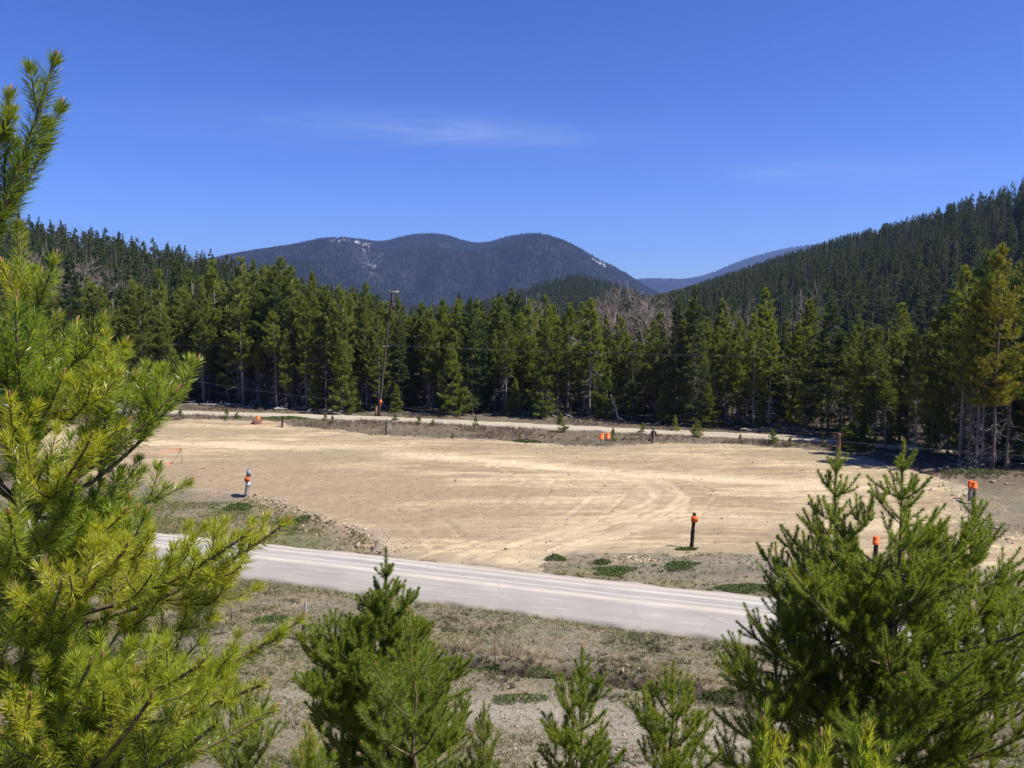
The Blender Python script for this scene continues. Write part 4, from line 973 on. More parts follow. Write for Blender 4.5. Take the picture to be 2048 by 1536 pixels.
wire('uppermost overhead wire running right from the utility pole crossarm', at_pole(tp + ax * 0.65 + [0, 0, 0.1]), (64, 60, 12.1), 0.9, 0.0045)
wire('uppermost overhead wire running left from the utility pole crossarm', at_pole(tp - ax * 0.4 + [0, 0, 0.1]), (-80, 104, 12.6), 0.9, 0.0045)
wire('upper of two mid height wires running right from the pole', at_pole(mid + [0.30, -0.1, 0.1]), (64, 60, 7.2), 0.55, 0.005)
wire('lower of two mid height wires running right from the pole', at_pole(mid + [-0.28, -0.1, 0.1]), (64, 60.6, 7.05), 0.62, 0.005)
wire('mid height wire running left from the utility pole', at_pole(mid + [-0.28, -0.1, 0.1]), (-80, 104, 7.5), 0.5, 0.005)
WA = lb0 + tp2 + np.array([1.0, -0.1, 0.06])
wp = [atd(px_, py_, Y_) for px_, py_, Y_ in [(700, 801, 45.4), (1030, 840, 37.0), (1678, 888, 27.3), (2048, 905, 22.8)]]
P = np.array([WA] + wp + [np.array([40, 3.0, 9.0])])
s0 = np.concatenate([[0], np.cumsum(np.linalg.norm(np.diff(P[:, :2], axis=0), axis=1))]); q = np.linspace(0, s0[-1], 90)
PP = np.stack([np.interp(q, s0, P[:, 0]), np.interp(q, s0, P[:, 1]), np.polyval(np.polyfit(s0, P[:, 2], 3), q)], 1); PP[0] = WA
mb = MB(); mb.add(*tube1(PP, np.full(90, 0.0045), 5)); o = obj('overhead_wire', mb.mesh('overhead_wire', M['wire'], True)); tag(o, 'low sagging wire crossing from the left pole over the lot to the right', 'wire', 'overhead wires')

def rough_post(root, name, P, R, mat, sides=9, jit=0.012):
    mb = MB(); V, T = tube1(P, R, sides); V = V + RNG.normal(0, jit, V.shape); mb.add(V, T); return part(root, name, mb, mat, True)
def bucket(loc, label, r0=0.15, h=0.36, tilt=(0, 0), group='orange buckets on posts'):
    e = empty('bucket', loc, label, 'bucket', group); e.rotation_euler = (tilt[0], tilt[1], 0)
    n = 20; th = np.arange(n) / n * 6.2832
    prof = [(r0 * 1.06, 0.0), (r0 * 1.06, 0.025), (r0 * 1.0, 0.03), (r0 * 1.0, 0.06), (r0 * 1.04, 0.065), (r0 * 1.04, 0.08), (r0 * 0.98, 0.085), (r0 * 0.90, h - 0.01), (r0 * 0.86, h), (0.001, h - 0.006)]   # upside down
    V = np.concatenate([np.stack([np.cos(th) * a_, np.sin(th) * a_, np.full(n, z_)], 1) for a_, z_ in prof]); T = []
    for j in range(len(prof) - 1):
        for i in range(n):
            i2 = (i + 1) % n; T += [(j * n + i, j * n + i2, (j + 1) * n + i2), (j * n + i, (j + 1) * n + i2, (j + 1) * n + i)]
    mb = MB(); mb.add(V, T); part(e, 'shell', mb, M['orange'], False)
    a_ = np.linspace(0.1, math.pi - 0.1, 9); mb = MB(); mb.add(*tube1(np.stack([np.cos(a_) * r0 * 1.09, -np.sin(a_) * r0 * 0.35 - r0 * 0.75, 0.07 - np.sin(a_) * 0.05], 1), np.full(9, 0.005), 5)); part(e, 'handle', mb, M['steel'])
    return e
# charred post with orange square board
p = base_at(1383, 1097); p[2] = float(lot_z(p[0], p[1])); pe = atd(1389, 1026, p[1]) - p
e = empty('marker_post', p, 'dark charred post with square orange board at front of the lot', 'post')
rough_post(e, 'post', pe * np.linspace(-0.12, 1, 12)[:, None] + RNG.normal(0, 0.008, (12, 3)), np.linspace(0.095, 0.072, 12), M['char'])
mb = MB(); mb.box(pe * 0.84 + np.array([0.0, -0.115, 0]), (0.30, 0.025, 0.27), np.array(Matrix.Rotation(0.06, 3, 'Y'))); part(e, 'board', mb, M['orange_dull'])
# banded post, leaning slightly
p = base_at(494, 993); p[2] = float(lot_z(p[0], p[1])); pe = atd(498, 940, p[1] + 0.03) - p; Hh = np.linalg.norm(pe)
e = empty('marker_post', p, 'thick post banded grey, orange and white beside the rubble berm', 'post')
rough_post(e, 'post', pe * np.linspace(-0.12, 0.995, 10)[:, None], np.linspace(0.13, 0.12, 10), M['greywood'])
def band(a_, b_, mat, nm, rr=0.128):
    mb = MB(); mb.add(*tube1(pe * np.linspace(a_, b_, 3)[:, None], np.full(3, rr), 14)); return part(e, nm, mb, mat, True)
band(0.76, 1.0, M['silver'], 'grey_band'); band(0.37, 0.53, M['white'], 'white_band', 0.131)
mb = MB(); mb.box(pe * 0.65 + np.array([-0.03, -0.15, 0]), (0.27, 0.025, 0.26)); part(e, 'board', mb, M['orange_dull'])
mb = MB(); mb.box(pe * 0.90 + np.array([0.10, -0.11, 0]), (0.06, 0.02, 0.12)); part(e, 'white_tag', mb, M['white'])
# plain posts
def plain_post(px_, b, px_t, tp_, r0, mat, label, lotz=False, notch=False, name='fence_post'):
    p = base_at(px_, b); 
    if lotz: p[2] = float(lot_z(p[0], p[1]))
    pe = atd(px_t, tp_, p[1]) - p
    e = empty(name, p, label, 'post'); rough_post(e, 'post', pe * np.linspace(-0.15, 1, 8)[:, None], np.linspace(r0, r0 * 0.9, 8), mat)
    if notch:
        for sx, zz, w in ((-0.12, 0.72, 0.12), (0.17, 0.72, 0.10), (-0.22, 0.28, 0.2)):
            mb = MB(); mb.box(pe * zz + np.array([sx, -0.03, 0]), (w, 0.12, 0.25), None, 0.2, 0.015); part(e, 'cleat', mb, mat)
    return e
plain_post(564, 855, 566, 832, 0.10, M['pole'], 'short brown post standing alone right of the orange bucket at back left', True)
plain_post(1304, 888, 1307, 857, 0.075, M['char'], 'dark post with notched wooden cleats at the back of the lot', False, True)
plain_post(1678, 903, 1678, 866, 0.12, M['brownwood'], 'thick dark brown post at the right rear corner of the lot')
plain_post(771, 868, 773, 846, 0.055, M['char'], 'thin dark stake beside pale sticks below the utility pole', False)
plain_post(605, 1280, 612, 1204, 0.055, M['palebark'], 'weathered grey fence post with a side rail on the near verge')
e = [o for o in COL.objects if o.get('label', '').startswith('weathered grey fence post')][0]
mb = MB(); pr = atd(637, 1246, at(605, 1280)[1] - 0.1) - np.array(e.location); p0 = atd(609, 1252, at(605, 1280)[1] - 0.06) - np.array(e.location)
mb.add(*tube1([p0, (p0 + pr) / 2 + [0, 0, 0.01], p0 + (pr - p0) * 1.3], [0.05, 0.048, 0.045], 7)); part(e, 'rail', mb, M['bark'], True)
for px_, b, tp_, lab in [(990, 1327, 1268, 'thin rusty steel stake standing by the dark ditch'), (1163, 1356, 1286, 'second thin steel stake behind the left little pine'), (463, 1240, 1215, 'short thin stake behind the left pine branch tip')]:
    p = base_at(px_, b); h = atd(px_, tp_, p[1])[2] - p[2]
    e = empty('steel_stake', p, lab, 'stake'); mb = MB(); mb.box((0, 0, h / 2 - 0.1), (0.035, 0.006, h + 0.2)); mb.box((0, 0.015, h / 2 - 0.1), (0.006, 0.03, h + 0.2)); part(e, 'bar', mb, M['steel'])
    mb = MB(); mb.box((0, -0.006, h * 0.8), (0.02, 0.012, 0.04)); part(e, 'clip', mb, M['steel'])
# buckets with their stakes
for px_, b, tpy, lab, tl in [(1203, 893, 868, 'left of the twin orange buckets on stakes at the back of the lot', 0.03), (1216, 891, 867, 'right of the twin orange buckets on stakes at the back of the lot', -0.05)]:
    p = base_at(px_, b); p[2] = float(lot_z(p[0], p[1])); zt = atd(px_, tpy, p[1])[2]
    bucket((p[0], p[1], zt - 0.40), lab, 0.175, 0.42, (0.0, tl))
    st = empty('stake', p, 'pair of grey sticks holding up the ' + ('left' if px_ < 1210 else 'right') + ' twin bucket', 'stake', 'stakes under the twin buckets')
    for sx in (-0.09, 0.09):
        mb = MB(); mb.add(*tube1([[sx, 0, -0.2], [sx * 0.9, 0, zt - 0.1 - p[2]]], [0.025, 0.022], 6)); part(st, 'stick', mb, M['greywood'])
p = base_at(515, 852); p[2] = float(lot_z(p[0], p[1])) - 0.05
e = empty('stump', p, 'reddish brown hollow stump ring below the orange bucket at back left', 'stump')
n = 18; th = np.arange(n) / n * 6.2832; rr = 0.42 * (1 + RNG.normal(0, 0.03, n)); hh = 0.36 + RNG.normal(0, 0.03, n)
V = np.concatenate([np.stack([np.cos(th) * rr, np.sin(th) * rr * 0.8, 0 * th - 0.15], 1), np.stack([np.cos(th) * rr * 0.97, np.sin(th) * rr * 0.78, hh], 1), np.stack([np.cos(th) * rr * 0.8, np.sin(th) * rr * 0.64, hh - 0.02], 1), np.stack([np.cos(th) * rr * 0.7, np.sin(th) * rr * 0.56, 0 * th + 0.05], 1)]); T = []
for j in range(3):
    for i in range(n):
        i2 = (i + 1) % n; T += [(j * n + i, j * n + i2, (j + 1) * n + i2), (j * n + i, (j + 1) * n + i2, (j + 1) * n + i)]
mb = MB(); mb.add(V, T); part(e, 'ring', mb, M['rust'])
mb = MB(); mb.add(*stones(np.array([[0, 0, 0.02]]), np.array([0.32]), RNG, 0.3)); part(e, 'soil_fill', mb, M['brownwood'])
p2 = base_at(517, 846); p2[2] = float(lot_z(p2[0], p2[1])); zt = atd(517, 833, p2[1])[2]
bucket((p2[0], p2[1], zt - 0.42), 'single orange bucket above the brown stump ring at back left', 0.18, 0.44)
st = empty('stake', p2, 'short stake holding the single orange bucket at back left', 'stake'); mb = MB(); mb.add(*tube1([[0.02, 0, -0.2], [0, 0, max(0.3, zt - 0.1 - p2[2])]], [0.04, 0.035], 7)); part(st, 'stick', mb, M['greywood'], True)
def post_bucket(px_, b, tpy, lab, lab2, r0, h, mat, dx=0.0):
    p = base_at(px_, b); p[2] = float(lot_z(p[0], p[1])) if b < 1130 else p[2]; zt = atd(px_, tpy, p[1])[2]
    bucket((p[0] + dx, p[1], zt - h), lab, r0, h)
    st = empty('fence_post', (p[0] + dx, p[1], p[2]), lab2, 'post'); rough_post(st, 'post', np.array([[0, 0, z_] for z_ in np.linspace(-0.2, zt - 0.08 - p[2], 7)]), np.linspace(0.13, 0.12, 7) * r0 / 0.17, mat)
post_bucket(1940, 1000, 962, 'rear left of two orange buckets at the right end of the lot', 'grey post under the rear bucket at the right end', 0.15, 0.36, M['greywood'])
post_bucket(1947, 1005, 964, 'front right of two orange buckets at the right end of the lot', 'grey post under the front bucket at the right end', 0.15, 0.36, M['greywood'])
post_bucket(1750, 1135, 1073, 'lone orange bucket seen between the tops of the right pines', 'post under the lone bucket between the right pines', 0.13, 0.32, M['char'])
# orange ribbon barrier on stakes
q0 = at(364, 930); zt = atd(364, 897, q0[1])[2]; ql = at(240, 925); 
e = empty('ribbon_barrier', q0, 'orange red plastic ribbon strung from a thin stake over the ground at left', 'ribbon')
mb = MB(); mb.add(*tube1([[0, 0, -0.1], [0, 0, zt + 0.03]], [0.014, 0.012], 6)); part(e, 'stake', mb, M['steel'])
def strip(A, B, sag, w, nm, n=24):
    s = np.linspace(0, 1, n)[:, None]; P = np.asarray(A) * (1 - s) + np.asarray(B) * s; P[:, 2] -= sag * 4 * (s * (1 - s))[:, 0]
    tw = np.linspace(0, 5, n); V = np.concatenate([P + np.stack([0 * tw, 0.4 * w * np.sin(tw), w * (0.55 + 0.45 * np.cos(tw))], 1) / 2, P - np.stack([0 * tw, 0.4 * w * np.sin(tw), w * (0.55 + 0.45 * np.cos(tw))], 1) / 2])
    T = []
    for i in range(n - 1): T += [(i, i + 1, n + i + 1), (i, n + i + 1, n + i)]
    mb = MB(); mb.add(V, T); part(e, nm, mb, M['ribbon'])
top = np.array([0, 0, zt]); L_ = atd(262, 912, q0[1] - 1) - q0
strip(top, L_, 0.05, 0.07, 'ribbon'); strip(top + [0, 0, -0.08], L_ + np.array([0, 0, -0.2]), 0.1, 0.03, 'ribbon')
G_ = at(340, 930) - q0; strip(top, G_ + np.array([0, 0, 0.06]), 0.12, 0.14, 'ribbon'); strip(G_ + np.array([0.05, 0, 0.12]), G_ + np.array([-0.35, -0.4, 0.06]), 0.0, 0.22, 'ribbon')
mb = MB(); mb.add(*tube1([L_ * 1.0 + [0, 0, -(L_[2])], L_ + [0, 0, 0.05]], [0.014, 0.012], 6)); part(e, 'stake', mb, M['steel'])
# pale sticks beside the thin stake
p = base_at(779, 866); e = empty('stick_bundle', p, 'pale greenish sticks propped up below the utility pole', 'sticks')
for q in range(5):
    d = np.array([RNG.normal(0, 0.18), RNG.normal(0, 0.1), 1.0]); h = RNG.uniform(0.7, 1.2); mb = MB(); mb.add(*tube1([np.array([q * 0.07 - 0.15, 0, -0.05]), np.array([q * 0.07 - 0.15, 0, 0]) + d * h], [0.028, 0.015], 5)); part(e, 'stick', mb, M['deadwood'])

# ------------------------------------------------------------------ stones, grass, brush, mats
def in_rect(n, x0, x1, y0, y1, rng=RNG): return rng.uniform(x0, x1, n), rng.uniform(y0, y1, n)
x, y = in_rect(45000, -36, 34, 34, 72)
sdv = poly_sd(LOT, x, y); cl = fbm(x * 0.35, y * 0.7, 201, 3)
k = (sdv < -0.2) & (RNG.random(len(x)) < sstep(0.35, 0.7, cl) * 0.8 + 0.08); x, y = x[k], y[k]
S = np.exp(RNG.normal(math.log(0.021), 0.55, len(x))); S = np.clip(S, 0.01, 0.12)
o = obj('lot_stones', mk_mesh('lot_stones', *stones(np.stack([x, y, lot_z(x, y) + S * 0.2], 1), S, low=True), M['stone'])); tag(o, 'small pale stones strewn over the tan lot', 'stones', None, 'stuff')
# rubble along the berm and lot edges
bx_, by_, bs_ = [], [], []
for P_, n, sp, sz in [(BERM, 1500, 0.62, 0.026), ([at(1230, 1120), at(1320, 1118)], 160, 0.3, 0.04), ([at(1890, 965), at(1930, 1010), at(1960, 1060), at(2060, 1080)], 900, 0.8, 0.035), ([at(640, 868), at(950, 886), at(1180, 897)], 700, 0.7, 0.028), ([at(740, 1085), at(790, 1105)], 400, 0.7, 0.025)]:
    P_ = np.array(P_)[:, :2]; i = RNG.integers(0, len(P_) - 1, n); f = RNG.random(n)[:, None]; q = P_[i] * (1 - f) + P_[i + 1] * f + RNG.normal(0, sp, (n, 2))
    bx_.append(q[:, 0]); by_.append(q[:, 1]); bs_.append(np.clip(np.exp(RNG.normal(math.log(sz), 0.5, n)), 0.015, 0.14))
x, y, S = map(np.concatenate, (bx_, by_, bs_))
o = obj('berm_rubble', mk_mesh('berm_rubble', *stones(np.stack([x, y, lot_z(x, y) + S * 0.15], 1), S), M['stone'])); tag(o, 'tan rubble of broken stones pushed up along the lot edges', 'rubble', None, 'stuff')
x, y = in_rect(170000, -16, 20, 15.5, 37); 
w = np.clip(np.exp(-(((x - at(1060, 1420)[0]) / 2.4) ** 2 + ((y - at(1060, 1420)[1]) / 1.0) ** 2)) + np.exp(-(((x - at(1400, 1470)[0]) / 3.2) ** 2 + ((y - at(1400, 1470)[1]) / 1.1) ** 2)) + 0.9 * np.exp(-(((x - at(1180, 1540)[0]) / 2.6) ** 2 + ((y - at(1180, 1540)[1]) / 1.0) ** 2)) + 1.4 * np.exp(-(((x - at(1520, 1145)[0]) / 3.0) ** 2 + ((y - at(1520, 1145)[1]) / 1.0) ** 2)) + 0.5 * np.exp(-(((x - at(1900, 1160)[0]) / 5.0) ** 2 + ((y - at(1900, 1160)[1]) / 1.2) ** 2)), 0, 1)
k = (RNG.random(len(x)) < w * 0.9 * sstep(0.3, 0.6, fbm(x * 1.2, y * 1.2, 210, 2)) + 0.035 + 0.25 * np.exp(-(np.clip(poly_sd(NEARPOLY, x, y), 0, None) / 0.35) ** 2)) & (poly_sd(NEARPOLY, x, y) > 0.05) & (poly_sd(LOT, x, y) > 0); x, y = x[k], y[k]
S = np.clip(np.exp(RNG.normal(math.log(0.017), 0.45, len(x))), 0.007, 0.06)
o = obj('verge_pebbles', mk_mesh('verge_pebbles', *stones(np.stack([x, y, ground_z(x, y) + S * 0.2], 1), S, low=True), M['pebble'])); tag(o, 'grey and white pebbles scattered on the roadside ground', 'pebbles', None, 'stuff')
# single rocks
ROCKS = [(513, 1003, 0.14, 'pale rock right at the foot of the banded post'), (545, 1012, 0.12, 'pale rock on the berm crest near the banded post'), (562, 1050, 0.13, 'pale rock in grass below the berm'), (498, 1045, 0.12, 'flat pale rock in the green bank grass'), (715, 1093, 0.17, 'cream coloured rock at the roadside end of the berm'), (600, 1032, 0.14, 'tan rock midway along the berm'), (655, 1056, 0.13, 'tan rock near the lower berm end'), (1255, 1340, 0.10, 'round grey rock beside the ditch'), (1245, 1349, 0.11, 'pale grey rock on the verge above the ditch'), (1985, 966, 0.2, 'pale rock right of the paired buckets'), (2012, 970, 0.16, 'smaller pale rock at the right edge'), (705, 845, 0.22, 'grey boulder left of the utility pole base'), (712, 848, 0.18, 'second grey boulder left of the utility pole base'), (1568, 888, 0.2, 'dark rock on the verge behind the lot')]
for px_, b, s_, lab in ROCKS:
    p = base_at(px_, b); z_ = float(lot_z(p[0], p[1]))
    r_ = np.random.default_rng(int(px_)); V, T = stones(np.array([[0, 0, 0.0]]), np.array([s_]), r_)
    o = obj('rock', mk_mesh('rock', V, T, M['stone'] if px_ != 1568 else M['char']), None, (p[0], p[1], z_ + s_ * 0.25)); tag(o, lab, 'rock', 'single rocks')
# grass tufts
def tufts(name, x, y, hgt, n_bl, width, mat, label, rng=RNG, z=None, lean=0.55, cat='grass'):
    n = len(x); z = ground_z(x, y) if z is None else z
    O = np.repeat(np.stack([x, y, z - 0.01], 1), n_bl, 0) + rng.normal(0, 0.028, (n * n_bl, 3)) * np.array([1, 1, 0])
    D = rng.normal(0, lean, (n * n_bl, 3)); D[:, 2] = 1; H_ = np.repeat(hgt, n_bl) * rng.uniform(0.5, 1.2, n * n_bl)
    o = obj(name, mk_mesh(name, *blades(O, D, H_, width, rng=rng), mat)); tag(o, label, cat, None, 'stuff'); return o
x, y = in_rect(150000, -15, 19, 15, 34.5)
sdr = poly_sd(NEARPOLY, x, y); side = (y < np.interp(x, nn[:, 0], nn[:, 1]))
pt_ = fbm(x * 0.55, y * 0.8, 220, 4); gpx, gpy = to_px(np.stack([x, y, 0 * x], 1))
gr = np.exp(-(((x - at(1060, 1420)[0]) / 2.4) ** 2 + ((y - at(1060, 1420)[1]) / 1.0) ** 2)) + np.exp(-(((x - at(1400, 1470)[0]) / 3.2) ** 2 + ((y - at(1400, 1470)[1]) / 1.1) ** 2))
edge_ = np.exp(-(np.clip(sdr, 0, None) / 0.7) ** 2)
k = side & (sdr > 0.06) & (RNG.random(len(x)) < (0.16 + 0.8 * sstep(0.40, 0.62, pt_)) * (1 - 0.85 * np.clip(gr, 0, 1)) * 0.55 + 0.4 * edge_) & (line_d(DITCH, x, y) > 0.36) & (gpy < 1620)
x1, y1 = x[k], y[k]
tufts('verge_grass', x1, y1, RNG.uniform(0.06, 0.20, len(x1)) , 7, 0.02, M['grass'], 'short dry grass tufts on the near roadside verge')
q = (RNG.random(len(x)) < 0.2 * sstep(0.50, 0.66, fbm(x * 0.9, y * 1.3, 260, 3))) & side & (sdr > 0.3) & (gr < 0.4) & (gpy < 1620)
tufts('verge_scrub', x[q], y[q], RNG.uniform(0.08, 0.22, q.sum()), 10, 0.022, mat_island('dark olive scrub', [(0.045, 0.045, 0.022), (0.10, 0.085, 0.06), (0.07, 0.085, 0.03), (0.15, 0.12, 0.085)], 0.8, 0.2, 0.2), 'dark low scrub clumps on the near verge', lean=0.9, cat='scrub')
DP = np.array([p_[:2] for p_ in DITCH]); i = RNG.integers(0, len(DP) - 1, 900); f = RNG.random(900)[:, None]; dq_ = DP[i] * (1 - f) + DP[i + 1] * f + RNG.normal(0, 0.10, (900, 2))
tufts('ditch_shade_tufts', dq_[:, 0], dq_[:, 1], RNG.uniform(0.08, 0.24, 900), 12, 0.026, mat_island('painted ditch shade tufts', [(0.018, 0.016, 0.012), (0.045, 0.038, 0.03), (0.035, 0.05, 0.016), (0.06, 0.045, 0.035)], 0.8, 0.2, 0.1), 'dark scrub tufts added as painted shade along the roadside ditch', lean=0.9, cat='scrub')  # near-black tufts added to widen the shade painted along the ditch
# long straw clumps beside the ditch
q = np.array([at(*p_)[:2] for p_ in [(920, 1305), (1000, 1312), (1080, 1322), (1250, 1350), (1330, 1358), (1400, 1368)]]); i = RNG.integers(0, len(q), 260); xx = q[i] + RNG.normal(0, 0.5, (260, 2)) * np.array([1.2, 0.5])
tufts('straw_clumps', xx[:, 0], xx[:, 1], RNG.uniform(0.15, 0.34, 260), 16, 0.012, mat_island('straw', [(0.40, 0.33, 0.20), (0.30, 0.24, 0.14), (0.46, 0.39, 0.25)], 0.8, 0.2, 0.25), 'longer straw coloured grass along the ditch', lean=0.7)
# green bank left of the berm, and strip between road and lot
x, y = in_rect(60000, -24, 22, 27, 46)
bk = poly_sd([at(*p_) for p_ in [(60, 985), (440, 990), (560, 1030), (700, 1075), (760, 1105), (520, 1082), (320, 1062), (60, 1036)]], x, y)
sdl = poly_sd(LOT, x, y); sdr = poly_sd(NEARPOLY, x, y); farside = (y > np.interp(x, nf[:, 0], nf[:, 1]))
e_ = np.exp(-(np.clip(sdr, 0, None) / 0.5) ** 2)
k = farside & (sdr > 0.05) & (sdl > 0.1) & (RNG.random(len(x)) < 0.75 * (bk < 0.3) * sstep(0.3, 0.6, fbm(x * 0.6, y * 0.6, 230, 3)) + 0.35 * e_ + 0.10)
x2, y2 = x[k], y[k]
tufts('bank_grass', x2, y2, RNG.uniform(0.08, 0.22, len(x2)), 7, 0.028, M['greengrass'], 'short greenish grass on the bank between road and lot')
# verges of the gravel road and forest margin
x, y = in_rect(50000, -55, 50, 52, 108)
sdl = poly_sd(LOT, x, y); dfr = line_d(FARROAD, x, y); tl = y - treeline(x)
k = (sdl > 0.2) & (dfr > 1.3) & (tl < 6) & (y > 46) & (RNG.random(len(x)) < 0.25 + 0.6 * sstep(0.4, 0.6, fbm(x * 0.2, y * 0.35, 240, 3)))
x3, y3 = x[k], y[k]
tufts('far_grass', x3, y3, RNG.uniform(0.08, 0.24, len(x3)), 5, 0.035, M['grass'], 'dry grass along the gravel road and forest margin')
k = (sdl > 0.2) & (dfr > 1.8) & (tl < -1) & (RNG.random(len(x)) < sstep(0.5, 0.64, fbm(x * 0.16, y * 0.3, 250, 3)) * 0.75 + 0.06)
x4, y4 = x[k], y[k]
tufts('low_brush', x4, y4, RNG.uniform(0.2, 0.6, len(x4)), 11, 0.03, M['brush'], 'low brown leafless brush between lot and gravel road', lean=0.8, cat='brush')
# forest floor litter of grey sticks
x, y = in_rect(2600, -50, 45, 55, 112); tl = y - treeline(x); k = (tl > -1.5) & (tl < 14); x, y = x[k], y[k]; n = len(x)
a_ = RNG.uniform(0, 6.28, n); L_ = RNG.uniform(0.4, 2.2, n); C0 = np.stack([x, y, ground_z(x, y, False) + 0.05], 1); D_ = np.stack([np.cos(a_), np.sin(a_), RNG.uniform(0.0, 0.35, n)], 1)
o = obj('fallen_sticks', mk_mesh('fallen_sticks', *tubes(C0[:, None] + D_[:, None] * (L_[:, None] * np.array([0, 0.5, 1.0]))[..., None], np.broadcast_to(np.array([0.035, 0.03, 0.015]), (n, 3)), 4), M['deadwood'])); tag(o, 'grey fallen sticks littering the forest edge', 'sticks', None, 'stuff')
# evergreen mats
MATS = [(478, 1018, 0.85, 0.55, 0.28, 'dome shaped green mat of low shrub below the banded post'), (1108, 1121, 0.45, 0.35, 0.16, 'small round green mat at the driveway mouth'), (1235, 1142, 0.95, 0.55, 0.12, 'larger green mat on the bank behind the road'), (1352, 1138, 0.85, 0.7, 0.14, 'bright green mat on the bank below the charred post'), (1200, 1126, 0.4, 0.25, 0.1, 'thin green mat strip above the larger mat'), (1490, 1180, 1.2, 0.35, 0.12, 'long green mat at the road edge by the right pine'), (1378, 1101, 0.6, 0.16, 0.07, 'flat mossy mat at the foot of the charred post'), (1092, 1345, 0.75, 0.30, 0.18, 'dark green mat overhanging the ditch'), (1310, 1372, 0.9, 0.22, 0.14, 'dark leafy mat along the ditch right part'), (960, 1326, 0.6, 0.16, 0.12, 'dark leafy mat along the ditch left part'), (1040, 1396, 1.0, 0.28, 0.10, 'light green mat above the pebble patch'), (580, 1045, 1.0, 0.45, 0.12, 'patchy green mat under the berm'), (1420, 1384, 0.6, 0.2, 0.13, 'dark leafy mat at the ditch end near the right pine'), (575, 838, 2.2, 0.9, 0.2, 'green low shrub patch behind the single post at back left'), (1050, 884, 1.3, 0.5, 0.15, 'green low patch at the back edge of the lot'), (540, 1240, 0.6, 0.4, 0.12, 'sparse green mat on the verge left of the grey fence post'), (1950, 945, 2.5, 1.2, 0.12, 'green turf patch under the yellow green pine')]
for px_, b, rx, ry, h, lab in MATS:
    p = base_at(px_, b); n = int(2600 * min(2.0, rx * ry / 0.4) + 700); lf = 0.022 + 0.0008 * p[1]
    a_ = RNG.uniform(0, 6.28, n); rr = np.sqrt(RNG.random(n)) * 1.25; lx_, ly_ = np.cos(a_) * rr * rx, np.sin(a_) * rr * ry
    kk = rr < 0.35 + 1.25 * fbm(lx_ * 2.2 + px_, ly_ * 2.6, 5, 4) ** 1.4 * 1.2; rr, lx_, ly_ = rr[kk], lx_[kk], ly_[kk]; n = len(rr)
    hz_ = lot_z(p[0] + lx_, p[1] + ly_) - p[2] + h * np.clip(1 - rr ** 2, 0, 1) * RNG.uniform(0.5, 1.1, n) * (0.6 + 0.8 * fbm(lx_ * 4, ly_ * 4, 7, 2)) + 0.01
    D_ = RNG.normal(0, 0.8, (n, 3)); D_[:, 2] = np.abs(D_[:, 2]) + 0.4
    o = obj('shrub_mat', mk_mesh('shrub_mat', *blades(np.stack([lx_, ly_, hz_], 1), D_, RNG.uniform(0.8, 1.5, n) * lf, lf * 0.75, tris=3), M['mat']), None, p); tag(o, lab, 'shrub', 'low evergreen mats')

# ------------------------------------------------------------------ young pines on the near hillside: every needle
BUD_V, BUD_T = tube1([[0, 0, -0.004], [0, 0, 0.006], [0, 0, 0.022], [0, 0, 0.034], [0, 0, 0.040]], [0.0022, 0.0042, 0.0040, 0.0028, 0.0008], 7)
bud_me = mk_mesh('bud', BUD_V, BUD_T, M['bud'], True)
def grow(r, p, d, L, order, out, curl, max_order, spacing, lat):
    k = 8; pts = [p]; q = p.copy(); dd_ = unit(d)
    for i in range(k - 1):
        dd_ = unit(dd_ + np.array([0, 0, curl * 1.4 / k]) + r.normal(0, 0.035, 3)); q = q + dd_ * L / (k - 1); pts.append(q.copy())
    pts = np.array(pts); out.append((pts, L, order))
    if order >= max_order or L < spacing * 0.75: return
    s = L - spacing * r.uniform(0.75, 1.05)
    while s > 0.12 * L + 0.02:
        f = s / L * (k - 1); i = min(int(f), k - 2); b = pts[i] * (1 - (f - i)) + pts[i + 1] * (f - i); tg = unit(pts[i + 1] - pts[i])
        side = unit(np.cross(tg, [0, 0, 1.0])); up = np.cross(side, tg)
        m = r.integers(lat[0], lat[1] + 1); a0 = r.uniform(0, 6.28)
        for j in range(m):
            a_ = (0.25 if j % 2 == 0 else math.pi - 0.25) + r.normal(0, 0.55) if j < 2 else r.uniform(0, 6.28)
            rad = side * math.cos(a_) + up * math.sin(a_)
            al = math.radians(r.uniform(34, 56)); ll = min((L - s) * r.uniform(0.55, 0.9) + 0.03, 0.5)
            grow(r, b, tg * math.cos(al) + rad * math.sin(al), ll, order + 1, out, curl * 1.2, max_order, spacing, lat)
        s -= spacing * r.uniform(0.8, 1.2)
def needle_set(r, shoots, dens, nl, nw, tris, cover, ang=50):
    O, D, Ln = [], [], []
    for pts, L, o in shoots:
        n = max(8, int(min(L, cover) * dens)); s = r.uniform(max(0, L - cover) / L, 1.0, n); ne = min(n // 4, int(0.03 * dens)); s[:ne] = r.uniform(max(0, 1 - 0.02 / L), 1.0, ne); f = s * 7; i = np.minimum(f.astype(int), 6); w = (f - i)[:, None]
        b = pts[i] * (1 - w) + pts[i + 1] * w; tg = unit(pts[i + 1] - pts[i]); rd = unit(np.cross(tg, r.normal(0, 1, (n, 3))))
        tipness = np.clip((s * L - (L - 0.05)) / 0.05, 0, 1)
        al = np.radians(r.normal(ang, 10, n) - 24 * tipness)[:, None]
        O.append(b); D.append(tg * np.cos(al) + rd * np.sin(al) + np.array([0, 0, 0.14])); Ln.append(nl * r.uniform(0.72, 1.15, n) * (1 - 0.15 * tipness))
    O, D, Ln = np.concatenate(O), np.concatenate(D), np.concatenate(Ln)
    return blades(O, D, Ln, nw, tris=tris, bend=0.10, rng=r)
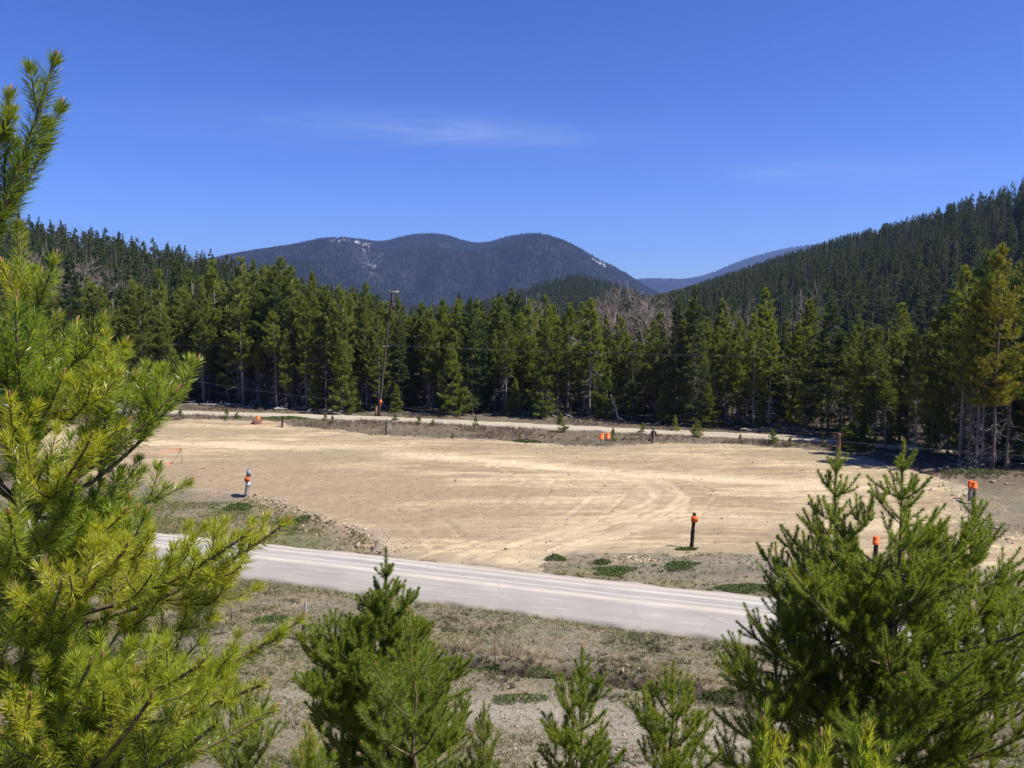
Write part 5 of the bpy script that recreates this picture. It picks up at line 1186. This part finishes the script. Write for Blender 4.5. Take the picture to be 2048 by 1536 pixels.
def hero_pine(label, base, top, seed, k_len, L_max, nl=0.052, nw=0.0016, dens=700, tris=3, mat='near_needle', cover=0.5, whorl=0.26, nbr=(4, 6), max_order=2, spacing=0.15, lat=(2, 3), buds='each', explicit=(), from_top=9.0, leader=0.28, curl=0.9, el0=58, el1=18, drop=None, extra=0.5, rt=None, clear=None, tuft=0.12, ang=54):
    r = np.random.default_rng(seed); base = np.asarray(base, float); tv = np.asarray(top, float) - base; H = np.linalg.norm(tv)
    e = empty('young_pine', base, label, 'tree', 'young pines in the foreground')
    k = 14; s = np.linspace(-0.04, 1, k)[:, None]; T0 = tv * s + np.concatenate([r.normal(0, 0.006 * H, (k, 2)) * np.sin(np.clip(s, 0, 1) * math.pi), np.zeros((k, 1))], 1)
    R0 = rt or (0.010 * H + 0.006)
    mb = MB(); mb.add(*tube1(T0, R0 * np.clip(1.0 - s[:, 0], 0.12, 1.1) ** 0.9, 9)); tr = part(e, 'trunk', mb, M['twig'], True)
    def tpt(D_): return np.array([np.interp(1 - D_ / H, s[:, 0], T0[:, i]) for i in range(3)])
    lead = [(np.array([tpt(leader * (1 - x_)) for x_ in np.linspace(0, 1, 8)]), leader, 0)]
    obj_n = mk_mesh('needles', *needle_set(r, [(np.array([tpt(0.6 * (1 - x_)) for x_ in np.linspace(0, 1, 8)]), 0.6, 0)], dens * 1.3, nl, nw, tris, 0.6, ang), M[mat]); o = obj('needles', obj_n, tr); o['kind'] = 'stuff'
    tips = [(tpt(0.0), unit(tpt(0) - tpt(0.05)), 1.4, None)]
    specs = []
    D_ = leader * r.uniform(0.8, 1.0)
    while D_ < min(H - 0.15, from_top):
        a0 = r.uniform(0, 6.28); m = r.integers(nbr[0], nbr[1] + 1)
        for j in range(m): specs.append((D_ + r.uniform(-0.02, 0.02), a0 + j * 6.2832 / m + r.normal(0, 0.2), None))
        if r.random() < extra: specs.append((D_ + whorl * 0.5, r.uniform(0, 6.28), None))
        D_ += whorl * r.uniform(0.85, 1.2)
    for ex in explicit: specs.append((None, None, ex))
    shared = []
    for D_, az, ex in specs:
        shoots = []
        if ex is None:
            dq = max(D_ - leader * 0.72, 0); L = min(tuft + k_len * (0.62 * dq + 0.42 * dq * dq), L_max) * r.uniform(0.5, 1.2); el = math.radians(el1 + (el0 - el1) * math.exp(-D_ / 0.7) + r.normal(0, 7))
            d = np.array([math.cos(az) * math.cos(el), math.sin(az) * math.cos(el), math.sin(el)])
            if drop is not None and drop(base + tpt(min(D_, H)) + d * L): continue
            grow(r, tpt(min(D_, H * 0.97)), d, L, 0, shoots, curl * r.uniform(0.7, 1.2), max_order, spacing, lat)
        else:                                   # a limb whose foot and tip the photograph shows
            A, B, bow = np.asarray(ex[0], float) - base, np.asarray(ex[1], float) - base, ex[2]
            x_ = np.linspace(0, 1, 8)[:, None]; P = A * (1 - x_) + B * x_; P[:, 2] -= bow * np.linalg.norm(B - A) * 4 * (x_ * (1 - x_))[:, 0] * (1 - 0.0)
            L = np.linalg.norm(np.diff(P, axis=0), axis=1).sum(); shoots.append((P, L, 0))
            sp = L - spacing * 0.8
            while sp > 0.25 * L:
                f = sp / L * 7; i = min(int(f), 6); b = P[i] * (1 - (f - i)) + P[i + 1] * (f - i); tg = unit(P[i + 1] - P[i]); side = unit(np.cross(tg, [0, 0, 1.0])); up = np.cross(side, tg)
                for j in range(r.integers(lat[0], lat[1] + 1)):
                    a_ = r.uniform(0, 6.28); rad = side * math.cos(a_) + up * math.sin(a_); al = math.radians(r.uniform(30, 50))
                    grow(r, b, tg * math.cos(al) + rad * math.sin(al), min((L - sp) * r.uniform(0.4, 0.75) + 0.03, 0.35), 1, shoots, curl, max_order, spacing, lat)
                sp -= spacing * r.uniform(0.9, 1.3)
        if clear is not None:                   # a natural gap in the crown
            def hits(q_):
                a_, b_ = to_px(q_[0] + base); return np.min(np.hypot(a_ - clear[0], b_ - clear[1])) < clear[2]
            shoots = [q_ for q_ in shoots if not hits(q_)]
            if not shoots: continue
        a_, b_ = to_px(np.concatenate([q_[0] for q_ in shoots]) + base); off = 0.2 if (a_.max() < -60 or b_.min() > 1640 or a_.min() > 2170) else 1.0
        P = np.array([q_[0] for q_ in shoots]); L = np.array([q_[1] for q_ in shoots])
        rr = (0.0022 + 0.0095 * L)[:, None] * np.linspace(1, 0.45, 8)
        mb = MB(); o_ = np.array([q_[2] for q_ in shoots]); mb.add(*tubes(P[o_ == 0], rr[o_ == 0], 5, False)) if (o_ == 0).any() else None; mb.add(*tubes(P[o_ > 0][:, ::2][:, [0, 1, 2, 3]], rr[o_ > 0][:, ::2], 3, False)) if (o_ > 0).any() else None; b_o = part(e, 'branch', mb, M['twig'], True)
        n_o = obj('needles', mk_mesh('needles', *needle_set(r, shoots, dens * off, nl, nw, tris, cover, ang), M[mat]), b_o); n_o['kind'] = 'stuff'
        for q_ in shoots:
            if q_[2] == 0 or (q_[2] == 1 and r.random() < 0.15): tips.append((q_[0][-1], unit(q_[0][-1] - q_[0][-2]), 0.95 if q_[2] == 0 else 0.7, b_o))
    if buds == 'each':
        for p_, d_, sc_, par in tips:
            ppx, ppy = to_px(base + p_)
            if not (-30 < ppx < 2080 and -30 < ppy < 1570): continue
            o = obj('bud', bud_me, par or tr, p_ - d_ * 0.006); o.rotation_euler = Vector(d_ + np.array([0, 0, 0.35])).to_track_quat('Z', 'Y').to_euler(); o.scale = (sc_,) * 3
    elif buds:
        mb = MB()
        for p_, d_, sc_, par in tips:
            Rm = np.array(Vector(d_ + np.array([0, 0, 0.35])).to_track_quat('Z', 'Y').to_matrix()); mb.add((BUD_V * sc_ * buds) @ Rm.T + p_, BUD_T)
        o = part(e, 'buds', mb, M['bud'], True); o['kind'] = 'stuff'
    return e
def gz(x, y): return float(ground_z(np.array([x]), np.array([y]), False)[0])
def foot(px_, Y_): 
    x_ = (px_ - CX) / F * Y_; return np.array([x_, Y_, gz(x_, Y_)])
# the big one at left
YL = 2.45
B_ = foot(24, YL); T_ = atd(38, 455, YL)
def lim(fpx, fpy, tpx, tpy, dy, bow=0.06): return (atd(fpx, fpy, YL), atd(tpx, tpy, YL + dy), bow)
EXPL = [lim(34, 820, 205, 640, -0.05, 0.10), lim(34, 830, 268, 752, 0.10, 0.10), lim(32, 1020, 352, 785, 0.05, 0.07), lim(32, 1030, 375, 968, 0.20, 0.10), lim(30, 1240, 492, 1070, -0.10, 0.08), lim(30, 1260, 572, 1045, 0.05, 0.09), lim(30, 1250, 430, 1110, 0.25, 0.08),
        lim(28, 1420, 600, 1240, 0.10, 0.10), lim(28, 1440, 520, 1370, -0.15, 0.08), lim(28, 1430, 400, 1330, -0.35, 0.07), lim(28, 1600, 545, 1420, 0.15, 0.08), lim(28, 1620, 430, 1450, -0.30, 0.08), lim(30, 1250, 250, 1100, -0.35, 0.07), lim(32, 1030, 180, 880, -0.30, 0.08), lim(28, 1640, 300, 1400, -0.45, 0.06), lim(33, 680, 110, 520, -0.08, 0.08), lim(30, 1130, 150, 975, -0.25, 0.08), lim(30, 1150, 245, 1030, -0.10, 0.08), lim(31, 1120, -40, 980, -0.20, 0.08), lim(32, 900, 125, 755, -0.12, 0.08), lim(32, 930, 250, 850, 0.02, 0.10), lim(32, 930, 20, 800, -0.22, 0.06), lim(33, 770, 150, 650, 0.10, 0.08), lim(30, 1330, 120, 1180, -0.35, 0.07), lim(29, 1500, 180, 1330, -0.40, 0.07), lim(29, 1560, 60, 1400, -0.45, 0.06)]
hero_pine('large sunlit young pine filling the left edge of the view', B_, T_, 21, 0.82, 0.58, 0.046, 0.0021, 1450, 3, 'near_needle', 0.30, 0.215, (4, 6), 2, 0.155, (2, 2), 'each', EXPL, 1.95, 0.24, 0.8, 54, 12, lambda p: p[0] < -2.0, 0.3, 0.026)
# its taller neighbour, just out of the frame: only the leaning top shoot shows
hero_pine('pine top leaning into the upper left corner against the sky', foot(-190, 2.3), atd(-75, 560, 2.35), 33, 0.5, 0.4, 0.050, 0.0020, 2200, 3, 'mid_needle', 0.6, 0.24, (4, 5), 1, 0.15, (1, 2), 'each', [(atd(-80, 600, 2.35), atd(110, 122, 2.35), 0.06), (atd(-70, 540, 2.35), atd(20, 190, 2.4), 0.04), (atd(-60, 520, 2.35), atd(122, 215, 2.45), 0.10)], 0.8, 0.2, 0.9, 55, 16, lambda p: to_px(p)[0] > -90, 0.3)
# tips at the lower right corner
for sd_, px_, py_, Y_, lab in [(41, 1525, 1452, 2.1, 'yellow green pine shoot tip at bottom, left of three'), (42, 1640, 1492, 2.0, 'yellow green pine shoot tip at bottom, middle of three'), (43, 1735, 1478, 2.15, 'yellow green pine shoot tip at bottom, right of three')]:
    hero_pine(lab, foot(px_ + (sd_ - 42) * -10, Y_), atd(px_, py_, Y_), sd_, 0.6, 0.2, 0.052, 0.0022, 1100, 3, 'near_needle', 0.4, 0.18, (3, 4), 1, 0.12, (1, 2), 'each', (), 0.6, 0.08, 1.0, 74, 50, None, 0.3, ang=36, tuft=0.10)
# middle distance young pines
MID = dict(nw=0.0040, tris=1, mat='mid_needle', buds=0.9)
hero_pine('full young pine with pointed leader at bottom centre', foot(770, 8.2), atd(772, 1100, 8.2), 51, 0.64, 1.12, 0.05, dens=1300, cover=0.5, whorl=0.22, nbr=(6, 7), max_order=2, spacing=0.19, lat=(2, 3), from_top=2.6, leader=0.3, curl=0.6, el0=50, el1=10, extra=1.0, **MID)
hero_pine('nearer young pine with visible pale trunk before the centre pine', foot(835, 5.2), atd(818, 1225, 5.2), 52, 0.70, 0.55, 0.048, nw=0.0028, tris=1, mat='mid_needle', buds=0.9, dens=1000, cover=0.4, whorl=0.25, nbr=(4, 5), max_order=2, spacing=0.2, lat=(2, 2), from_top=1.3, leader=0.22, curl=0.6, el0=55, el1=22)
hero_pine('small bright pine tip at bottom left of the centre pine', foot(625, 4.6), atd(619, 1455, 4.6), 53, 0.9, 0.4, 0.050, nw=0.0024, tris=1, mat='near_needle', buds=0.9, dens=1100, cover=0.4, whorl=0.20, nbr=(4, 5), max_order=2, spacing=0.18, lat=(2, 3), from_top=0.8, leader=0.16)
hero_pine('tall bushy young pine with long leader at lower right', foot(1800, 8.6), atd(1808, 885, 8.6), 61, 0.56, 1.8, 0.056, dens=1100, cover=0.5, whorl=0.28, nbr=(5, 6), max_order=2, spacing=0.29, lat=(2, 3), from_top=3.9, leader=0.32, curl=0.55, el0=50, el1=12, extra=0.9, clear=(1750, 1080, 30), tuft=0.2, **MID)
hero_pine('young pine with narrow pointed top left of the tallest right pine', foot(1672, 9.4), atd(1676, 900, 9.4), 62, 0.46, 1.4, 0.056, dens=1100, cover=0.5, whorl=0.27, nbr=(4, 6), max_order=2, spacing=0.28, lat=(2, 3), from_top=3.6, leader=0.26, curl=0.6, el0=54, el1=12, extra=0.5, clear=(1750, 1080, 30), tuft=0.2, **MID)
hero_pine('young pine with forked top at the right edge', foot(1945, 9.0), atd(1950, 985, 9.0), 63, 0.55, 1.2, 0.056, dens=1000, cover=0.5, whorl=0.30, nbr=(3, 5), max_order=2, spacing=0.32, lat=(2, 3), from_top=3.4, leader=0.26, curl=0.6, el0=50, el1=20, extra=0.3, tuft=0.16, **MID)
hero_pine('shadowy young pine leaning out left of the right cluster', foot(1560, 8.9), atd(1560, 1150, 8.9), 64, 0.75, 0.9, 0.056, dens=1000, cover=0.5, whorl=0.28, nbr=(3, 5), max_order=2, spacing=0.32, lat=(2, 3), from_top=2.4, leader=0.2, curl=0.5, el0=48, el1=15, extra=0.3, **MID)
hero_pine('little pine with thin leader at bottom, left of two', foot(1166, 6.6), atd(1165, 1300, 6.6), 71, 0.90, 0.58, 0.046, dens=1300, cover=0.36, whorl=0.23, nbr=(4, 5), max_order=2, spacing=0.16, lat=(2, 2), from_top=1.4, leader=0.26, curl=0.75, el0=50, el1=16, extra=0.5, nw=0.0034, tris=1, mat='mid_needle', buds=0.7)
hero_pine('little pine with thin leader at bottom, right of two', foot(1349, 6.6), atd(1347, 1325, 6.6), 72, 0.90, 0.52, 0.046, dens=1300, cover=0.36, whorl=0.23, nbr=(4, 5), max_order=2, spacing=0.16, lat=(2, 2), from_top=1.3, leader=0.25, curl=0.75, el0=50, el1=16, extra=0.5, nw=0.0034, tris=1, mat='mid_needle', buds=0.7)
hero_pine('dim bluish green pine behind the left pine lower right side', foot(455, 5.6), atd(470, 1330, 5.6), 73, 0.8, 0.5, 0.05, dens=700, cover=0.4, whorl=0.24, nbr=(4, 5), max_order=2, spacing=0.18, lat=(2, 2), from_top=1.4, leader=0.2, nw=0.0030, tris=1, mat='mid_needle', buds=0.7)
hero_pine('thin sapling right of the centre pine at the bottom', foot(962, 7.6), atd(968, 1405, 7.6), 74, 0.7, 0.35, 0.048, dens=800, cover=0.4, whorl=0.20, nbr=(3, 5), max_order=1, spacing=0.14, lat=(2, 2), from_top=0.9, leader=0.18, nw=0.0034, tris=1, mat='mid_needle', buds=0.7)

# ------------------------------------------------------------------ the air
hz_t = bpy.data.materials.new('air'); hz_t.use_nodes = True; nt = hz_t.node_tree; nt.nodes.clear()
ou = nt.nodes.new('ShaderNodeOutputMaterial'); pv = nt.nodes.new('ShaderNodeVolumePrincipled')
pv.inputs['Color'].default_value = (0.33, 0.50, 1.0, 1); pv.inputs['Density'].default_value = 0.000085; pv.inputs['Anisotropy'].default_value = 0.2
nt.links.new(pv.outputs[0], ou.inputs['Volume'])
mb = MB(); mb.box((0, 4600, 347), (19000, 11000, 706)); o = obj('haze', mb.mesh('haze', hz_t)); tag(o, 'thin blue air haze over the valley', 'haze', None, 'stuff')
